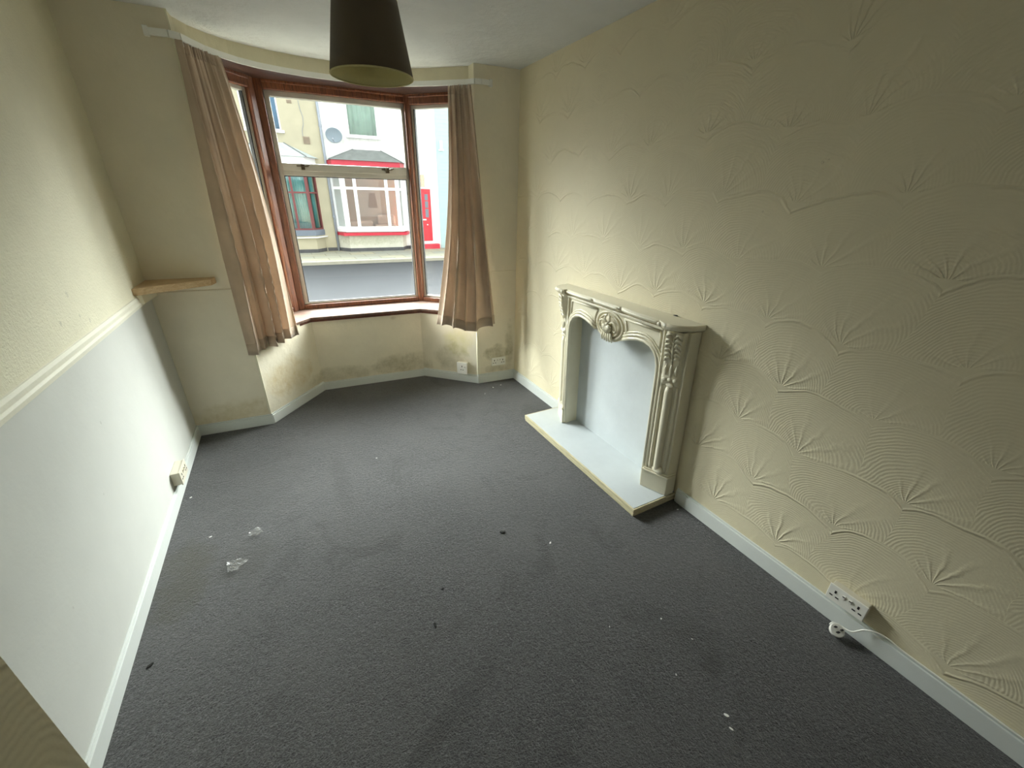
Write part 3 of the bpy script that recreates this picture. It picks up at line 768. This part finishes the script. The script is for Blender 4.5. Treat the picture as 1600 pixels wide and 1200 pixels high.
# --- pilasters, canted outwards
def pil(s):
    a = Vector((s*.432, .128)); b = Vector((s*.562, .075))
    d = (b-a).normalized(); n = Vector((-d.y, d.x)) if s < 0 else Vector((d.y, -d.x))
    if n.y < 0: n = -n
    Lp = (b-a).length
    def q(t, o, z): p = a + d*t*Lp + n*o; return (p.x, p.y, z)
    m = MB(fp)
    def slab(t0, t1, o, z0, z1):
        pts = [q(t0, o, 0), q(t1, o, 0)]
        poly = [(pts[0][0], pts[0][1]), (pts[1][0], pts[1][1]), (s*.565, .002), (s*.425, .002)]
        m.prism(poly, z0, z1)
    slab(0.0, 1.0, 0, .052, 1.045)
    pl = m.build('pilaster', M_fire, fire, bevel=.003)
    m = MB(fp)
    m.prism([q(-.10, .012, 0)[:2], q(1.04, .012, 0)[:2], (s*.575, .02), (s*.42, .02)], .052, .165)
    m.prism([q(-.10, .018, 0)[:2], q(1.06, .018, 0)[:2], (s*.578, .02), (s*.42, .02)], .165, .178)
    m.prism([q(-.04, .010, 0)[:2], q(1.00, .010, 0)[:2], (s*.57, .02), (s*.42, .02)], .178, .190)
    m.build('plinth_block', M_fire, fire, bevel=.004)
    m = MB(fp)           # reeds on the shaft
    for t0, r_ in ((.20, .010), (.50, .022), (.82, .010)):
        m.tube([q(t0, -.002, .188), q(t0, .0, .215), q(t0, .0, .70), q(t0, -.002, .735)], [r_*.7, r_, r_*1.05, r_*.7], 12)
    m.tube([q(.03, .0, .19), q(.03, 0, 1.04)], .005, 8)
    m.tube([q(.97, .0, .19), q(.97, 0, 1.04)], .005, 8)
    m.ball(q(.5, -.004, .20), (.050, .022, .03), 14)
    m.build('reeding', M_fire, fire, smooth=True)
    # console with acanthus: bulging S profile
    m = MB(fp)
    prof = [(.74, .004), (.765, .016), (.785, .020), (.80, .012), (.83, .010), (.87, .014), (.92, .026), (.96, .036), (1.0, .040), (1.03, .036), (1.045, .030)]
    def cf(u, v):
        i = v*(len(prof)-1); k = min(int(i), len(prof)-2); f = i-k
        z = prof[k][0]*(1-f)+prof[k+1][0]*f; o = prof[k][1]*(1-f)+prof[k+1][1]*f
        edge = min(1, 6*min(u, 1-u))
        return q(.10+.8*u, o*edge - (.004 if edge < .3 else 0), z)
    m.grid(cf, 24, 44); m.build('console', M_fire, fire, smooth=True, solid=.003)
    m = MB(fp)
    rnd = random.Random(5)
    def po(z):
        for (za, oa), (zb, ob) in zip(prof, prof[1:]):
            if z <= zb: return oa+(ob-oa)*(z-za)/(zb-za)
        return prof[-1][1]
    for k in range(6):   # stacked leaf lobes either side of a mid rib
        z = .885 + k*.026
        for e in (-1, 1):
            m.tube([q(.5, po(z), z), q(.5+e*.14, po(z)+.010, z+.020), q(.5+e*.27, po(z)+.006, z+.010), q(.5+e*.30, po(z)+.002, z-.006)], [.004, .008, .007, .004], 8)
    m.tube([q(.5, po(.87)+.003, .865), q(.5, po(.95)+.006, .95), q(.5, po(1.03)+.003, 1.035)], [.004, .007, .004], 8)
    for t, z0, z1 in ((.30, .80, .862), (.50, .79, .868), (.70, .80, .862)):   # bell drops
        m.tube([q(t, po(z0)+.0, z0), q(t, po((z0+z1)/2)+.007, (z0+z1)/2), q(t, po(z1), z1)], [.003, .010, .003], 8)
    for t in (.30, .5, .70):
        m.ball(q(t, .016, .776), (.016, .012, .013), 10)
    m.ball(q(.5, .008, .745), (.030, .010, .016), 12)
    m.build('acanthus_carving', M_fire, fire, smooth=True)
pil(-1); pil(1)

# --- mantel shelf: serpentine front with rounded ends, small stops, moulded edge
def mant(u):
    a = abs(u)
    if a < .125: return .150 - .10*a*a
    if a < .435:
        t = (a-.125)/.31; return .140 + .012*math.sin(PI*t)
    if a <= .50: return .158 + .020*math.sin(PI*(a-.435)/.13)
    t = min(1, (a-.50)/.110); return .012 + .162*math.sqrt(max(0, 1-t*t))
outl = [u/400*.610 for u in range(-400, 401, 6)] + [.610]
def shelf_poly(inset):
    pts = [(u*(1-inset/.61), max(.004, mant(u)-inset)) for u in outl]
    return pts
m = MB(fp)
layers = [(1.043, .030), (1.050, .018), (1.056, .008), (1.064, .002), (1.072, .000), (1.080, .003), (1.085, .008)]
polys = [(z, [(u + .02, w) for u, w in shelf_poly(i)]) for z, i in layers]
n = len(polys[0][1])
vs = []
for z, p in polys: vs += [(u, w, z) for u, w in p] 
fs = []
for j in range(len(polys)-1):
    fs += [(j*n+i, j*n+i+1, (j+1)*n+i+1, (j+1)*n+i) for i in range(n-1)]
    fs.append((j*n+n-1, j*n, (j+1)*n, (j+1)*n+n-1))
fs.append(tuple(range(n-1, -1, -1))); fs.append(tuple((len(polys)-1)*n+i for i in range(n)))
m.add(vs, fs)
m.build('mantel_shelf', M_fire, fire, smooth=False)
m = MB(fp)
for a, b in ((-.425, -.135), (-.115, .115), (.135, .425)):
    pts = [(a+(b-a)*k/16+.02, mant(a+(b-a)*k/16)+.0015, 1.071) for k in range(17)]
    m.tube(pts, [.004]+[.009]*15+[.004], 10)
for s in (-1, 1): m.ball((s*.445+.02, .163, 1.068), (.016, .014, .014), 10)
m.build('shelf_bead', M_fire, fire, smooth=True)
m = MB(fp); m.box(-.425, .445, FW-.002, FW+.014, 1.030, 1.045); m.build('cornice_strip', M_fire, fire, bevel=.003)
m = MB(fp); m.box(-.40, -.385, .004, .012, 1.0865, 1.091); m.box(-.383, -.375, .004, .010, 1.0865, 1.089)
m.build('loose_nail', M_bit, fire)
# infill board
MB(fp).box(-.43, .43, .003, .010, .052, 1.0).build('back_panel', M_firewhite, fire)

# hearth (separate slab on the carpet)
he = empty('hearth', (1.65, 1.875, 0), 'low white topped hearth slab with layered cream edge on the carpet', 'hearth')
MB().box(1.494, XR-.001, 1.262, 2.492, .044, .052).build('hearth_top', M_firewhite, he, bevel=.001)
hm = MB()
for z0, z1, e in ((0.002, .012, .003), (.016, .028, .0), (.032, .050, .0)):
    hm.box(1.484+e, 1.494, 1.252+e, 2.502-e, z0, z1)
    hm.box(1.494, XR-.001, 1.252+e, 1.262, z0, z1); hm.box(1.494, XR-.001, 2.492, 2.502-e, z0, z1)
hm.box(1.493, XR-.001, 1.261, 2.493, .001, .044)
hm.build('edge_strips', M_ply, he, bevel=.001)

# ------------------------------------------------------------------ sockets
def socket(name, frm, w, h, d, double, label, open_switch=False, m=M_plastic, mbox=M_plastic_y):
    """frm maps (s, out, z) to world; centred on s=0, z=0"""
    c = frm(Vector((0, 0, 0)))
    e = empty(name, c, label, 'socket')
    MB(frm).box(-w/2+.003, w/2-.003, .0005, d, -h/2+.003, h/2-.003).build('back_box', mbox, e, bevel=.003)
    MB(frm).box(-w/2, w/2, d, d+.007, -h/2, h/2).build('face_plate', m, e, bevel=.0025)
    for sx in ((-w*.30, w*.30) if double else (0,)):
        k = MB(frm)
        for dx, dz, a, b in ((0, h*.20, .0035, .007), (-.011, -h*.10, .006, .0028), (.011, -h*.10, .006, .0028)):
            k.box(sx+dx-a, sx+dx+a, d+.0068, d+.0082, dz-b-.004, dz+b-.004)
        k.build('pin_slots', M_dark, e)
    for sx in ((-w*.085, w*.085) if double else (w*.30,)):
        r = MB(frm)
        r.add([(sx-.0055, d+.006, .001), (sx+.0055, d+.006, .001), (sx+.0055, d+.006, .022), (sx-.0055, d+.006, .022), (sx-.0055, d+.008, .001), (sx+.0055, d+.008, .001), (sx+.0055, d+.013, .022), (sx-.0055, d+.013, .022)],
              [(0, 3, 2, 1), (4, 5, 6, 7), (0, 1, 5, 4), (1, 2, 6, 5), (2, 3, 7, 6), (3, 0, 4, 7)])
        r.build('rocker_switch', m, e, bevel=.001)
        MB(frm).box(sx-.004, sx+.004, d+.0125, d+.0134, .016, .020).build('switch_mark', M_dark, e)
    return e
fR = lambda y, z: (lambda p: Vector((XR - p.y, y - p.x, z + p.z)))
socket('double_socket', fR(.355, .160), .138, .078, .034, True, 'surface mounted double socket above the skirting near the loose plug')
dP = Vector((PRb[0]-PRa[0], PRb[1]-PRa[1], 0)).normalized(); nP = Vector((dP.y, -dP.x, 0))
fPier = lambda p: Vector((1.651, 3.3305, .204)) + dP*p.x + nP*p.y + Vector((0, 0, p.z))
socket('double_socket', fPier, .146, .084, .003, True, 'flush white double socket on the right pier among damp stains')
dB = Vector((PRa[0]-BR[0], PRa[1]-BR[1], 0)).normalized(); nB = Vector((dB.y, -dB.x, 0))
if nB.y > 0: nB = -nB
fB = lambda p: Vector((1.338, 3.4585, .150)) + dB*p.x + nB*p.y + Vector((0, 0, p.z))
e = socket('junction_socket', fB, .105, .118, .036, False, 'boxy white single socket low on the right side of the bay wall')
fL = lambda p: Vector((XL + p.y, 2.655 + p.x, .142 + p.z))
socket('double_socket', fL, .160, .085, .040, True, 'yellowed surface mounted double socket low on the left wall', m=M_plastic_y)

# ------------------------------------------------------------------ loose plug and cable
plug = empty('mains_plug', (1.755, .330, .02), 'white three pin plug lying on the carpet by the skirting with its flex', 'plug')
pm = Matrix.Translation((1.752, .335, .026)) @ Matrix.Rotation(.35, 4, 'X') @ Matrix.Rotation(-.42, 4, 'Y') @ Matrix.Rotation(2.1, 4, 'Z')
pf = lambda p: pm @ p
MB(pf).lathe([(.001, -.014), (.018, -.014), (.024, -.008), (.0265, .004), (.0265, .010), (.024, .0125), (.001, .0125)], n=28).build('plug_body', M_plastic, plug, smooth=False, bevel=.001)
MB(pf).prism([(-.027, -.012), (-.021, -.026), (.0, -.030), (.021, -.026), (.027, -.012)], -.010, .010).build('plug_grip', M_plastic, plug, bevel=.003)
pp = MB(pf); pp.box(-.004, .004, .008, .012, .012, .034); pp.box(-.015, -.007, -.009, -.005, .012, .030); pp.box(.007, .015, -.009, -.005, .012, .030)
pp.build('pins', M_gasket, plug, bevel=.0005)
cb = [tuple(pm @ Vector((0, -.030, 0))), (1.775, .300, .050), (1.792, .272, .085), (1.800, .240, .106), (1.806, .205, .110), (1.811, .16, .100), (1.8115, .10, .098), (1.8115, .0, .098), (1.8115, -.3, .097), (1.8115, -.8, .097)]
def smooth_pts(p, k=5):
    out = []
    for i in range(len(p)-1):
        a, b, c, d = (Vector(p[max(0, i-1)]), Vector(p[i]), Vector(p[i+1]), Vector(p[min(len(p)-1, i+2)]))
        for j in range(k):
            t = j/k
            out.append(.5*((2*b)+(c-a)*t+(2*a-5*b+4*c-d)*t*t+(3*b-a-3*c+d)*t**3))
    out.append(Vector(p[-1])); return out
MB().tube(smooth_pts(cb), .0032, 8).build('flex', M_plastic, plug, smooth=True)

# ------------------------------------------------------------------ bits on the carpet
def chip(name, x, y, s, m, label, cat, group=None, flat=.35, ang=None):
    rnd = random.Random(int(x*1000)+int(y*777))
    mb = MB(); n = rnd.choice((5, 6, 7)); a0 = ang if ang is not None else rnd.uniform(0, 6.28)
    pts = []
    for k in range(n):
        a = 2*PI*k/n; r = s*(.7+.5*rnd.random())
        px, py = r*math.cos(a)*1.6, r*math.sin(a)*.8
        pts.append((x+px*math.cos(a0)-py*math.sin(a0), y+px*math.sin(a0)+py*math.cos(a0)))
    mb.prism(pts, .0, max(.0012, s*flat))
    return tag(mb.build(name, m, loc=(x, y, 0.0005), bevel=s*.1), label, cat, group)
for x, y, s in ((.959, 1.307, .006), (1.528, 3.19, .007), (1.621, 3.21, .006), (1.40, 3.10, .005), (1.818-.05, 1.178, .005), (.93, .80, .003), (1.03, .533, .003), (1.20, .60, .003), (-.76, 2.58, .005), (-.44, 2.10, .004), (.30, 2.50, .004), (-.62, 2.16, .006)):
    chip('paint_flake', x, y, s, M_flake, 'tiny white paint flake lying on the charcoal carpet', 'debris', 'paint flakes scattered over the carpet')
for (x, y, s, a), lb in zip(((1.154, .725, .004, .5), (1.081, .353, .007, 2.2), (1.060, .320, .005, 1.9)),
                            ('white scuffed fleck on the carpet between hearth and loose plug', 'long white paint streak on the carpet, nearest the camera end of the room', 'short white paint crumb just below the long white streak')):
    chip('paint_streak', x, y, s, M_flake, lb, 'debris', flat=.08, ang=a)
for (x, y, s, a), lb in zip(((.766, 1.487, .010, -.3), (.275, 1.147, .008, 1.5), (-.743, 1.492, .007, .6), (.36, 1.30, .005, 0)),
                            ('small dark stick of grit on the carpet left of the hearth corner', 'dark speck of grit in the middle of the carpet', 'dark burnt looking bit on the carpet by the left skirting', 'tiny brown crumb near the middle of the carpet')):
    chip('grit', x, y, s, M_bit, lb, 'debris', flat=.6, ang=a)
M_wrap = bpy.data.materials.new('clear_wrapper'); M_wrap.use_nodes = True
_b = M_wrap.node_tree.nodes['Principled BSDF']; _b.inputs['Base Color'].default_value = (.8, .8, .78, 1); _b.inputs['Roughness'].default_value = .2; _b.inputs['Alpha'].default_value = .13
for i, (x, y, w, a, lb) in enumerate(((-.405, 2.075, .050, .8, 'torn clear plastic wrapper scrap, farther of the two on the carpet'), (-.49, 1.875, .065, -.3, 'crumpled clear plastic wrapper scrap, nearer of the two on the carpet'))):
    rnd = random.Random(20+i)
    tb = [[rnd.uniform(0, 1) for _ in range(9)] for _ in range(9)]
    def wf(u, v, tb=tb, w=w, a=a, x=x, y=y):
        i, j = round(u*8), round(v*8)
        px, py = (u-.5)*w*1.5*(.4+.6*v), (v-.5)*w
        return (px*math.cos(a)-py*math.sin(a), px*math.sin(a)+py*math.cos(a), .004+.022*tb[i][j]*(1-abs(u-.5)))
    mb = MB(); mb.grid(wf, 9, 9)
    o = mb.build('plastic_wrapper', M_wrap, solid=.0006); o.location = (x, y, .001)
    tag(o, lb, 'wrapper')

# ================================================================== the street outside
AS = math.atan(-.0804)
ca, sa = math.cos(AS), math.sin(AS)
O = Vector((0, 19.1, 0))
def st(p):     # street frame: x along the far houses, y behind their fronts (negative = towards us)
    return Vector((p.x*ca - p.y*sa, O.y + p.x*sa + p.y*ca, p.z))
GZ, RZ = -.42, -.52
struct(MB(st).box(-14, 18, -13.6, -3.3, RZ-.2, RZ).build('ground_road', M_road))
struct(MB(st).box(-14, 18, -3.16, 3.0, RZ-.2, GZ).build('ground_pavement', M_slab))
struct(MB(st).box(-14, 18, -3.3, -3.16, RZ-.2, GZ+.005).build('ground_kerb', M_kerb))
struct(MB(st).box(-14, 18, -14.9, -13.6, RZ-.2, GZ).build('ground_near_pavement', M_slab))

def wall_holes(mb, x0, x1, z0, z1, y0, y1, holes):
    xs = sorted({x0, x1} | {h[0] for h in holes} | {h[1] for h in holes}); zs = sorted({z0, z1} | {h[2] for h in holes} | {h[3] for h in holes})
    for a, b in zip(xs, xs[1:]):
        for c, d in zip(zs, zs[1:]):
            mx, mz = (a+b)/2, (c+d)/2
            if any(h[0] < mx < h[1] and h[2] < mz < h[3] for h in holes): continue
            mb.box(a, b, y0, y1, c, d)
def far_window(parent, x0, x1, z0, z1, m, fw=.06, mull=(), trans=(), y=.06, curtain=None, sill=None, cfold=7):
    f = MB(st)
    f.box(x0, x0+fw, y, y+.07, z0, z1); f.box(x1-fw, x1, y, y+.07, z0, z1); f.box(x0+fw, x1-fw, y, y+.07, z0, z0+fw); f.box(x0+fw, x1-fw, y, y+.07, z1-fw, z1)
    for q in mull: f.box(q-fw/2, q+fw/2, y, y+.07, z0+fw, z1-fw)
    for q in trans: f.box(x0+fw, x1-fw, y+.002, y+.068, q-fw/2, q+fw/2)
    w = f.build('window', m, parent)
    MB(st).box(x0+fw, x1-fw, y+.03, y+.036, z0+fw, z1-fw).build('pane', M_glass_far, w)
    if curtain:
        c = MB(st); c.grid(lambda u, v: (x0+(x1-x0)*u, y+.20+.03*math.sin(2*PI*cfold*u + math.sin(5*u)), z0+(z1-z0)*v), 120, 2)
        c.build('curtain', curtain, w, smooth=True, solid=.004)
    if sill:
        MB(st).box(x0-.09, x1+.09, -.10, .10, z0-.08, z0).build('window_sill', sill, parent)
    return w
def bay(parent, wx0, fx0, fx1, wx1, dep, zb, z0, z1, m_fr, mull, trans, m_base, fw=.09, curtain=None, roof=None):
    """canted bay: wall at wx0/wx1, front facet fx0..fx1 at -dep"""
    P_ = [(wx0, 0), (fx0, -dep), (fx1, -dep), (wx1, 0)]
    MB(st).prism(P_, zb, z0).build('bay_base', m_base, parent)
    pk = MB(st).prism([(wx0-.01, 0), (fx0-.008, -dep-.012), (fx1+.008, -dep-.012), (wx1+.01, 0)], GZ, GZ+.13); pk.build('bay_plinth', M_plinth, parent)
    for a, b in zip(P_, P_[1:]):
        va = st(Vector((*a, 0))); vb = st(Vector((*b, 0)))
        L_, f_ = wframe((va.x, va.y), (vb.x, vb.y))
        f = MB(f_); front = (a[1] == b[1])
        f.box(0, fw, 0, .08, z0, z1); f.box(L_-fw, L_, 0, .08, z0, z1); f.box(fw, L_-fw, 0, .08, z0, z0+fw*.8); f.box(fw, L_-fw, 0, .08, z1-fw, z1)
        f.box(fw, L_-fw, .002, .078, trans-fw*.4, trans+fw*.4)
        if front:
            for q in mull: f.box(q-fx0-fw/2, q-fx0+fw/2, -.002, .078, z0+.01, z1-.01)
        w = f.build('bay_window', m_fr, parent)
        MB(f_).box(fw, L_-fw, .035, .041, z0+fw*.8, z1-fw).build('pane', M_glass_far, w)
        if curtain:
            c = MB(f_); nf = 3 + int(L_*4)
            for lo, hi in curtain:
                c.grid(lambda u, v, lo=lo, hi=hi: (fw+(L_-2*fw)*(lo+(hi-lo)*u), .14+.02*math.sin(2*PI*nf*u), z0+.03+(z1-z0-.06)*v), 60, 2)
            c.build('curtain', M_cA, w, smooth=True, solid=.004)
# ---- cream house
hA = empty('terraced_house', st(Vector((-1.5, 0, GZ))), 'cream rendered terraced house with red-brown bay window frames across the street', 'building')
w = MB(st); wall_holes(w, -6.2, 1.98, GZ, 6.3, 0, .3, [(-.47, .69, 3.76, 5.15), (-.80, 1.22, .42, 2.5), (-5.2, -4.2, -.2, 2.1), (-4.4, -3.0, 3.76, 5.15)])
w.build('wall', M_cream_r, hA)
far_window(hA, -.47, .69, 3.76, 5.15, M_upvc, .05, mull=(.0,), curtain=M_cC, sill=M_upvc, cfold=4)
far_window(hA, -4.4, -3.0, 3.76, 5.15, M_upvc, .05, mull=(-3.7,), curtain=M_cC, sill=M_upvc)
dr = MB(st).box(-5.2, -4.2, .08, .13, -.2, 2.1).build('door', M_redbrown, hA)
bay(hA, -1.25, -.80, 1.22, 1.55, .5, GZ, .42, 2.55, M_redbrown, (.20, .68), 1.74, M_cream_r, .075, curtain=((.0, .36), (.60, 1.0)))
MB(st).prism([(-1.35, 0), (-.88, -.60), (1.30, -.60), (1.66, 0)], .13, .17).build('bay_ledge', M_upvc, hA)
MB(st).prism([(-1.28, 0), (-.82, -.54), (1.24, -.54), (1.58, 0)], .21, .42).build('bay_sill', M_bluegrey, hA)
MB(st).prism([(-1.32, 0), (-.86, -.56), (1.27, -.56), (1.64, 0)], 2.55, 2.92).build('bay_fascia', M_upvc, hA)
def bay_roof(parent, wx0, fx0, fx1, wx1, dep, z0, tx0, tx1, z1, m):
    r = MB(st); r.add([(wx0, 0, z0), (fx0, -dep, z0), (fx1, -dep, z0), (wx1, 0, z0), (tx0, 0, z1), (tx1, 0, z1)],
                      [(0, 3, 2, 1), (0, 1, 4), (1, 2, 5, 4), (2, 3, 5), (0, 4, 5, 3)])
    o = r.build('bay_roof', m, parent)
    for fx, tx in ((fx0, tx0), (fx1, tx1)): MB(st).tube([(fx, -dep, z0+.01), (tx, 0, z1)], .022, 6).build('hip_flashing', M_slate, parent)
    return o
bay_roof(hA, -1.45, -.95, 1.36, 1.76, .66, 2.92, -.25, .68, 3.38, M_slate2)
rfA = MB(st); rfA.add([(-6.2, -.25, 6.25), (1.98, -.25, 6.25), (1.98, 4.2, 9.0), (-6.2, 4.2, 9.0), (-6.2, 4.2, 6.25), (1.98, 4.2, 6.25)], [(0, 1, 2, 3), (0, 3, 4), (1, 5, 2), (3, 2, 5, 4), (0, 4, 5, 1)]); rfA.build('roof', M_slate, hA)
MB(st).box(-6.2, -1.29, -.015, 0, GZ, GZ+.13).build('plinth', M_plinth, hA)
MB(st).box(1.59, 1.98, -.015, 0, GZ, GZ+.13).build('plinth', M_plinth, hA)
vt = MB(st)
for k in range(4): vt.box(1.36, 1.56, -.03, 0, 3.40+.055*k, 3.43+.055*k)
vt.box(1.35, 1.37, -.035, 0, 3.38, 3.62); vt.box(1.55, 1.57, -.035, 0, 3.38, 3.62); vt.box(1.37, 1.55, -.01, 0, 3.38, 3.62)
vt.build('air_vent', M_vent, hA)
vt = MB(st); vt.box(1.01, 1.17, -.012, 0, 4.62, 4.72)
for k in range(3): vt.box(1.03+.05*k, 1.05+.05*k, -.03, -.012, 4.63, 4.71)
vt.build('air_brick', M_vent, hA)
MB(st).tube([(1.40, -.012, 6.2), (1.385, -.012, 4.8), (1.40, -.014, 4.5), (1.46, -.012, 4.25), (1.44, -.014, 4.0), (1.36, -.012, 3.80), (1.36, -.012, 3.62)], .008, 6).build('cable', M_pipe, hA)
MB(st).box(-6.0, 1.9, 1.8, 1.9, GZ, 6.2).build('inner_wall', M_room, hA)
# ---- drainpipe
dp = empty('drainpipe', st(Vector((2.0, -.06, GZ))), 'grey drainpipe between the cream and the white house', 'drainpipe')
MB(st).tube([(2.00, -.06, GZ), (2.00, -.06, 6.2)], .045, 12).build('pipe', M_pipe, dp, smooth=True)
for z in (.9, 2.35, 4.0, 5.6):
    MB(st).tube([(2.00, -.06, z-.04), (2.00, -.06, z+.04)], .058, 12).build('collar', M_pipe, dp)
# ---- white house
hB = empty('terraced_house', st(Vector((4.1, 0, GZ))), 'white terraced house with red trimmed bay window and red door across the street', 'building')
w = MB(st); wall_holes(w, 2.02, 6.33, GZ, 6.3, 0, .3, [(2.96, 4.06, 3.76, 5.15), (2.42, 4.60, .44, 2.55), (5.02, 6.06, GZ, 2.60)])
w.build('wall', M_white_r, hB)
far_window(hB, 2.96, 4.06, 3.76, 5.15, M_upvc, .045, curtain=M_cB, sill=M_upvc, cfold=6)
bay(hB, 2.04, 2.44, 4.56, 4.80, .5, GZ, .44, 2.62, M_upvc, (2.90, 4.09), 1.93, M_base_r, .12)
MB(st).prism([(1.98+.05, 0), (2.36, -.60), (4.66, -.60), (4.92, 0)], .34, .45).build('bay_sill', M_upvc, hB)
MB(st).prism([(2.03, 0), (2.26, -.64), (4.72, -.64), (4.96, 0)], .20, .31).build('sill_band', M_red, hB)
MB(st).prism([(2.03, 0), (2.18, -.62), (4.68, -.62), (4.94, 0)], 2.62, 2.88).build('bay_fascia', M_red, hB)
bay_roof(hB, 2.03, 2.10, 4.76, 5.04, .70, 2.88, 3.05, 4.08, 3.30, M_slate)
rfB = MB(st); rfB.add([(1.98, -.25, 6.25), (6.33, -.25, 6.25), (6.33, 4.2, 9.0), (1.98, 4.2, 9.0), (1.98, 4.2, 6.25), (6.33, 4.2, 6.25)], [(0, 1, 2, 3), (0, 3, 4), (1, 5, 2), (3, 2, 5, 4), (0, 4, 5, 1)]); rfB.build('roof', M_slate, hB)
# door, frame, top light, step
df = MB(st); df.box(5.02, 5.12, .02, .14, GZ+.2, 2.60); df.box(5.98, 6.06, .02, .14, GZ+.2, 2.60); df.box(5.12, 5.98, .02, .14, 1.98, 2.05); df.box(5.12, 5.98, .02, .14, 2.52, 2.60); df.box(5.02, 6.06, -.04, .14, -.22, -.12)
dfo = df.build('door_frame', M_upvc, hB)
MB(st).box(5.12, 5.98, .07, .08, 2.05, 2.52).build('top_light_pane', M_glass_far, dfo)
do = MB(st).box(5.12, 5.98, .05, .10, -.12, 1.98).build('door', M_reddoor, hB)
dg = MB(st); 
for z0, z1 in ((.86, 1.20), (1.24, 1.50), (1.54, 1.78)): dg.box(5.72, 5.86, .04, .052, z0, z1)
dg.build('door_pane', M_bluegrey, do)
MB(st).box(5.48, 5.74, .03, .052, .74, .79).build('letter_plate', M_upvc, do)
MB(st).ball((5.78, .04, .56), (.03, .02, .03), 8).build('door_knob', M_upvc, do)
MB(st).box(4.98, 6.20, -.30, .3, GZ, -.22).build('door_step', M_red, hB)
MB(st).box(4.81, 4.97, -.015, 0, GZ, GZ+.13).build('plinth', M_plinth, hB)
MB(st).box(2.1, 6.3, 2.4, 2.5, GZ, 6.2).build('inner_wall', M_room, hB)
ip = MB(st); q_ = [(3.46, 1.20), (3.84, 1.20), (3.78, 1.78), (3.54, 1.78)]
ip.add([(x, .90, z) for x, z in q_]+[(x, .938, z) for x, z in q_], [(0, 1, 2, 3), (7, 6, 5, 4), (0, 4, 5, 1), (1, 5, 6, 2), (2, 6, 7, 3), (3, 7, 4, 0)])
tag(ip.build('wall_picture', M_pic), 'amber picture seen through the bay window of the white house', 'picture')
MB(st).box(2.1, 5.0, .94, 1.02, GZ, 3.0).build('room_screen', M_room, hB)
so = empty('sofa', st(Vector((3.9, .45, GZ))), 'pale pink sofa inside the bay of the white house', 'sofa')
MB(st).box(3.6, 4.5, .25, .85, GZ, .55).build('seat', M_sofa, so, bevel=.08)
MB(st).box(3.75, 4.5, .6, .9, .5, .95).build('backrest', M_sofa, so, bevel=.1)
MB(st).box(2.6, 3.55, .55, .9, GZ, .70).build('backrest', M_sofa, so, bevel=.08)
# ---- pale blue house
hC = empty('terraced_house', st(Vector((8.5, 0, GZ))), 'pale blue clad terraced house beyond the red door', 'building')
w = MB(st); wall_holes(w, 6.33, 12, GZ, 6.3, -.03, .3, [(7.6, 8.8, .4, 2.3), (7.6, 8.8, 3.76, 5.15)]); w.build('wall', M_blue_c, hC)
far_window(hC, 7.6, 8.8, .4, 2.3, M_upvc, .06, curtain=M_cB, sill=M_upvc); far_window(hC, 7.6, 8.8, 3.76, 5.15, M_upvc, .06, curtain=M_cB, sill=M_upvc)
rfC = MB(st); rfC.add([(6.33, -.25, 6.25), (12, -.25, 6.25), (12, 4.2, 9.0), (6.33, 4.2, 9.0), (6.33, 4.2, 6.25), (12, 4.2, 6.25)], [(0, 1, 2, 3), (0, 3, 4), (1, 5, 2), (3, 2, 5, 4), (0, 4, 5, 1)]); rfC.build('roof', M_slate, hC)
lb_ = MB(st); lb_.box(6.42, 6.62, -.10, -.045, 3.42, 3.48); lb_.box(6.46, 6.56, -.16, -.045, 3.48, 3.78); lb_.build('wall_box', M_upvc, hC)
# ---- satellite dish
DC = Vector((2.42, -.28, 3.70))
sdh = empty('satellite_dish', st(DC), 'grey satellite dish on the white house above its bay', 'satellite dish')
rot = Matrix.Rotation(-.35, 4, 'Z') @ Matrix.Rotation(.28, 4, 'X')
dfm = lambda p: st(DC + (rot @ p))
MB(dfm).grid(lambda u, v: (.30*v*math.cos(2*PI*u), .05*(v*v)*-1+.03, .25*v*math.sin(2*PI*u)), 32, 9, 0, True).build('dish', M_dish, sdh, smooth=True, solid=.012)
MB(dfm).tube([(0, .02, -.22), (.02, -.22, -.20), (.02, -.30, -.08)], .011, 6).build('feed_arm', M_pipe, sdh)
MB(dfm).tube([(.02, -.30, -.10), (.02, -.25, -.04)], [.03, .02], 8).build('receiver', M_pipe, sdh)
MB(st).tube([(2.42, -.25, 3.68), (2.42, -.10, 3.62), (2.42, 0, 3.62)], .018, 6).build('bracket', M_pipe, sdh)
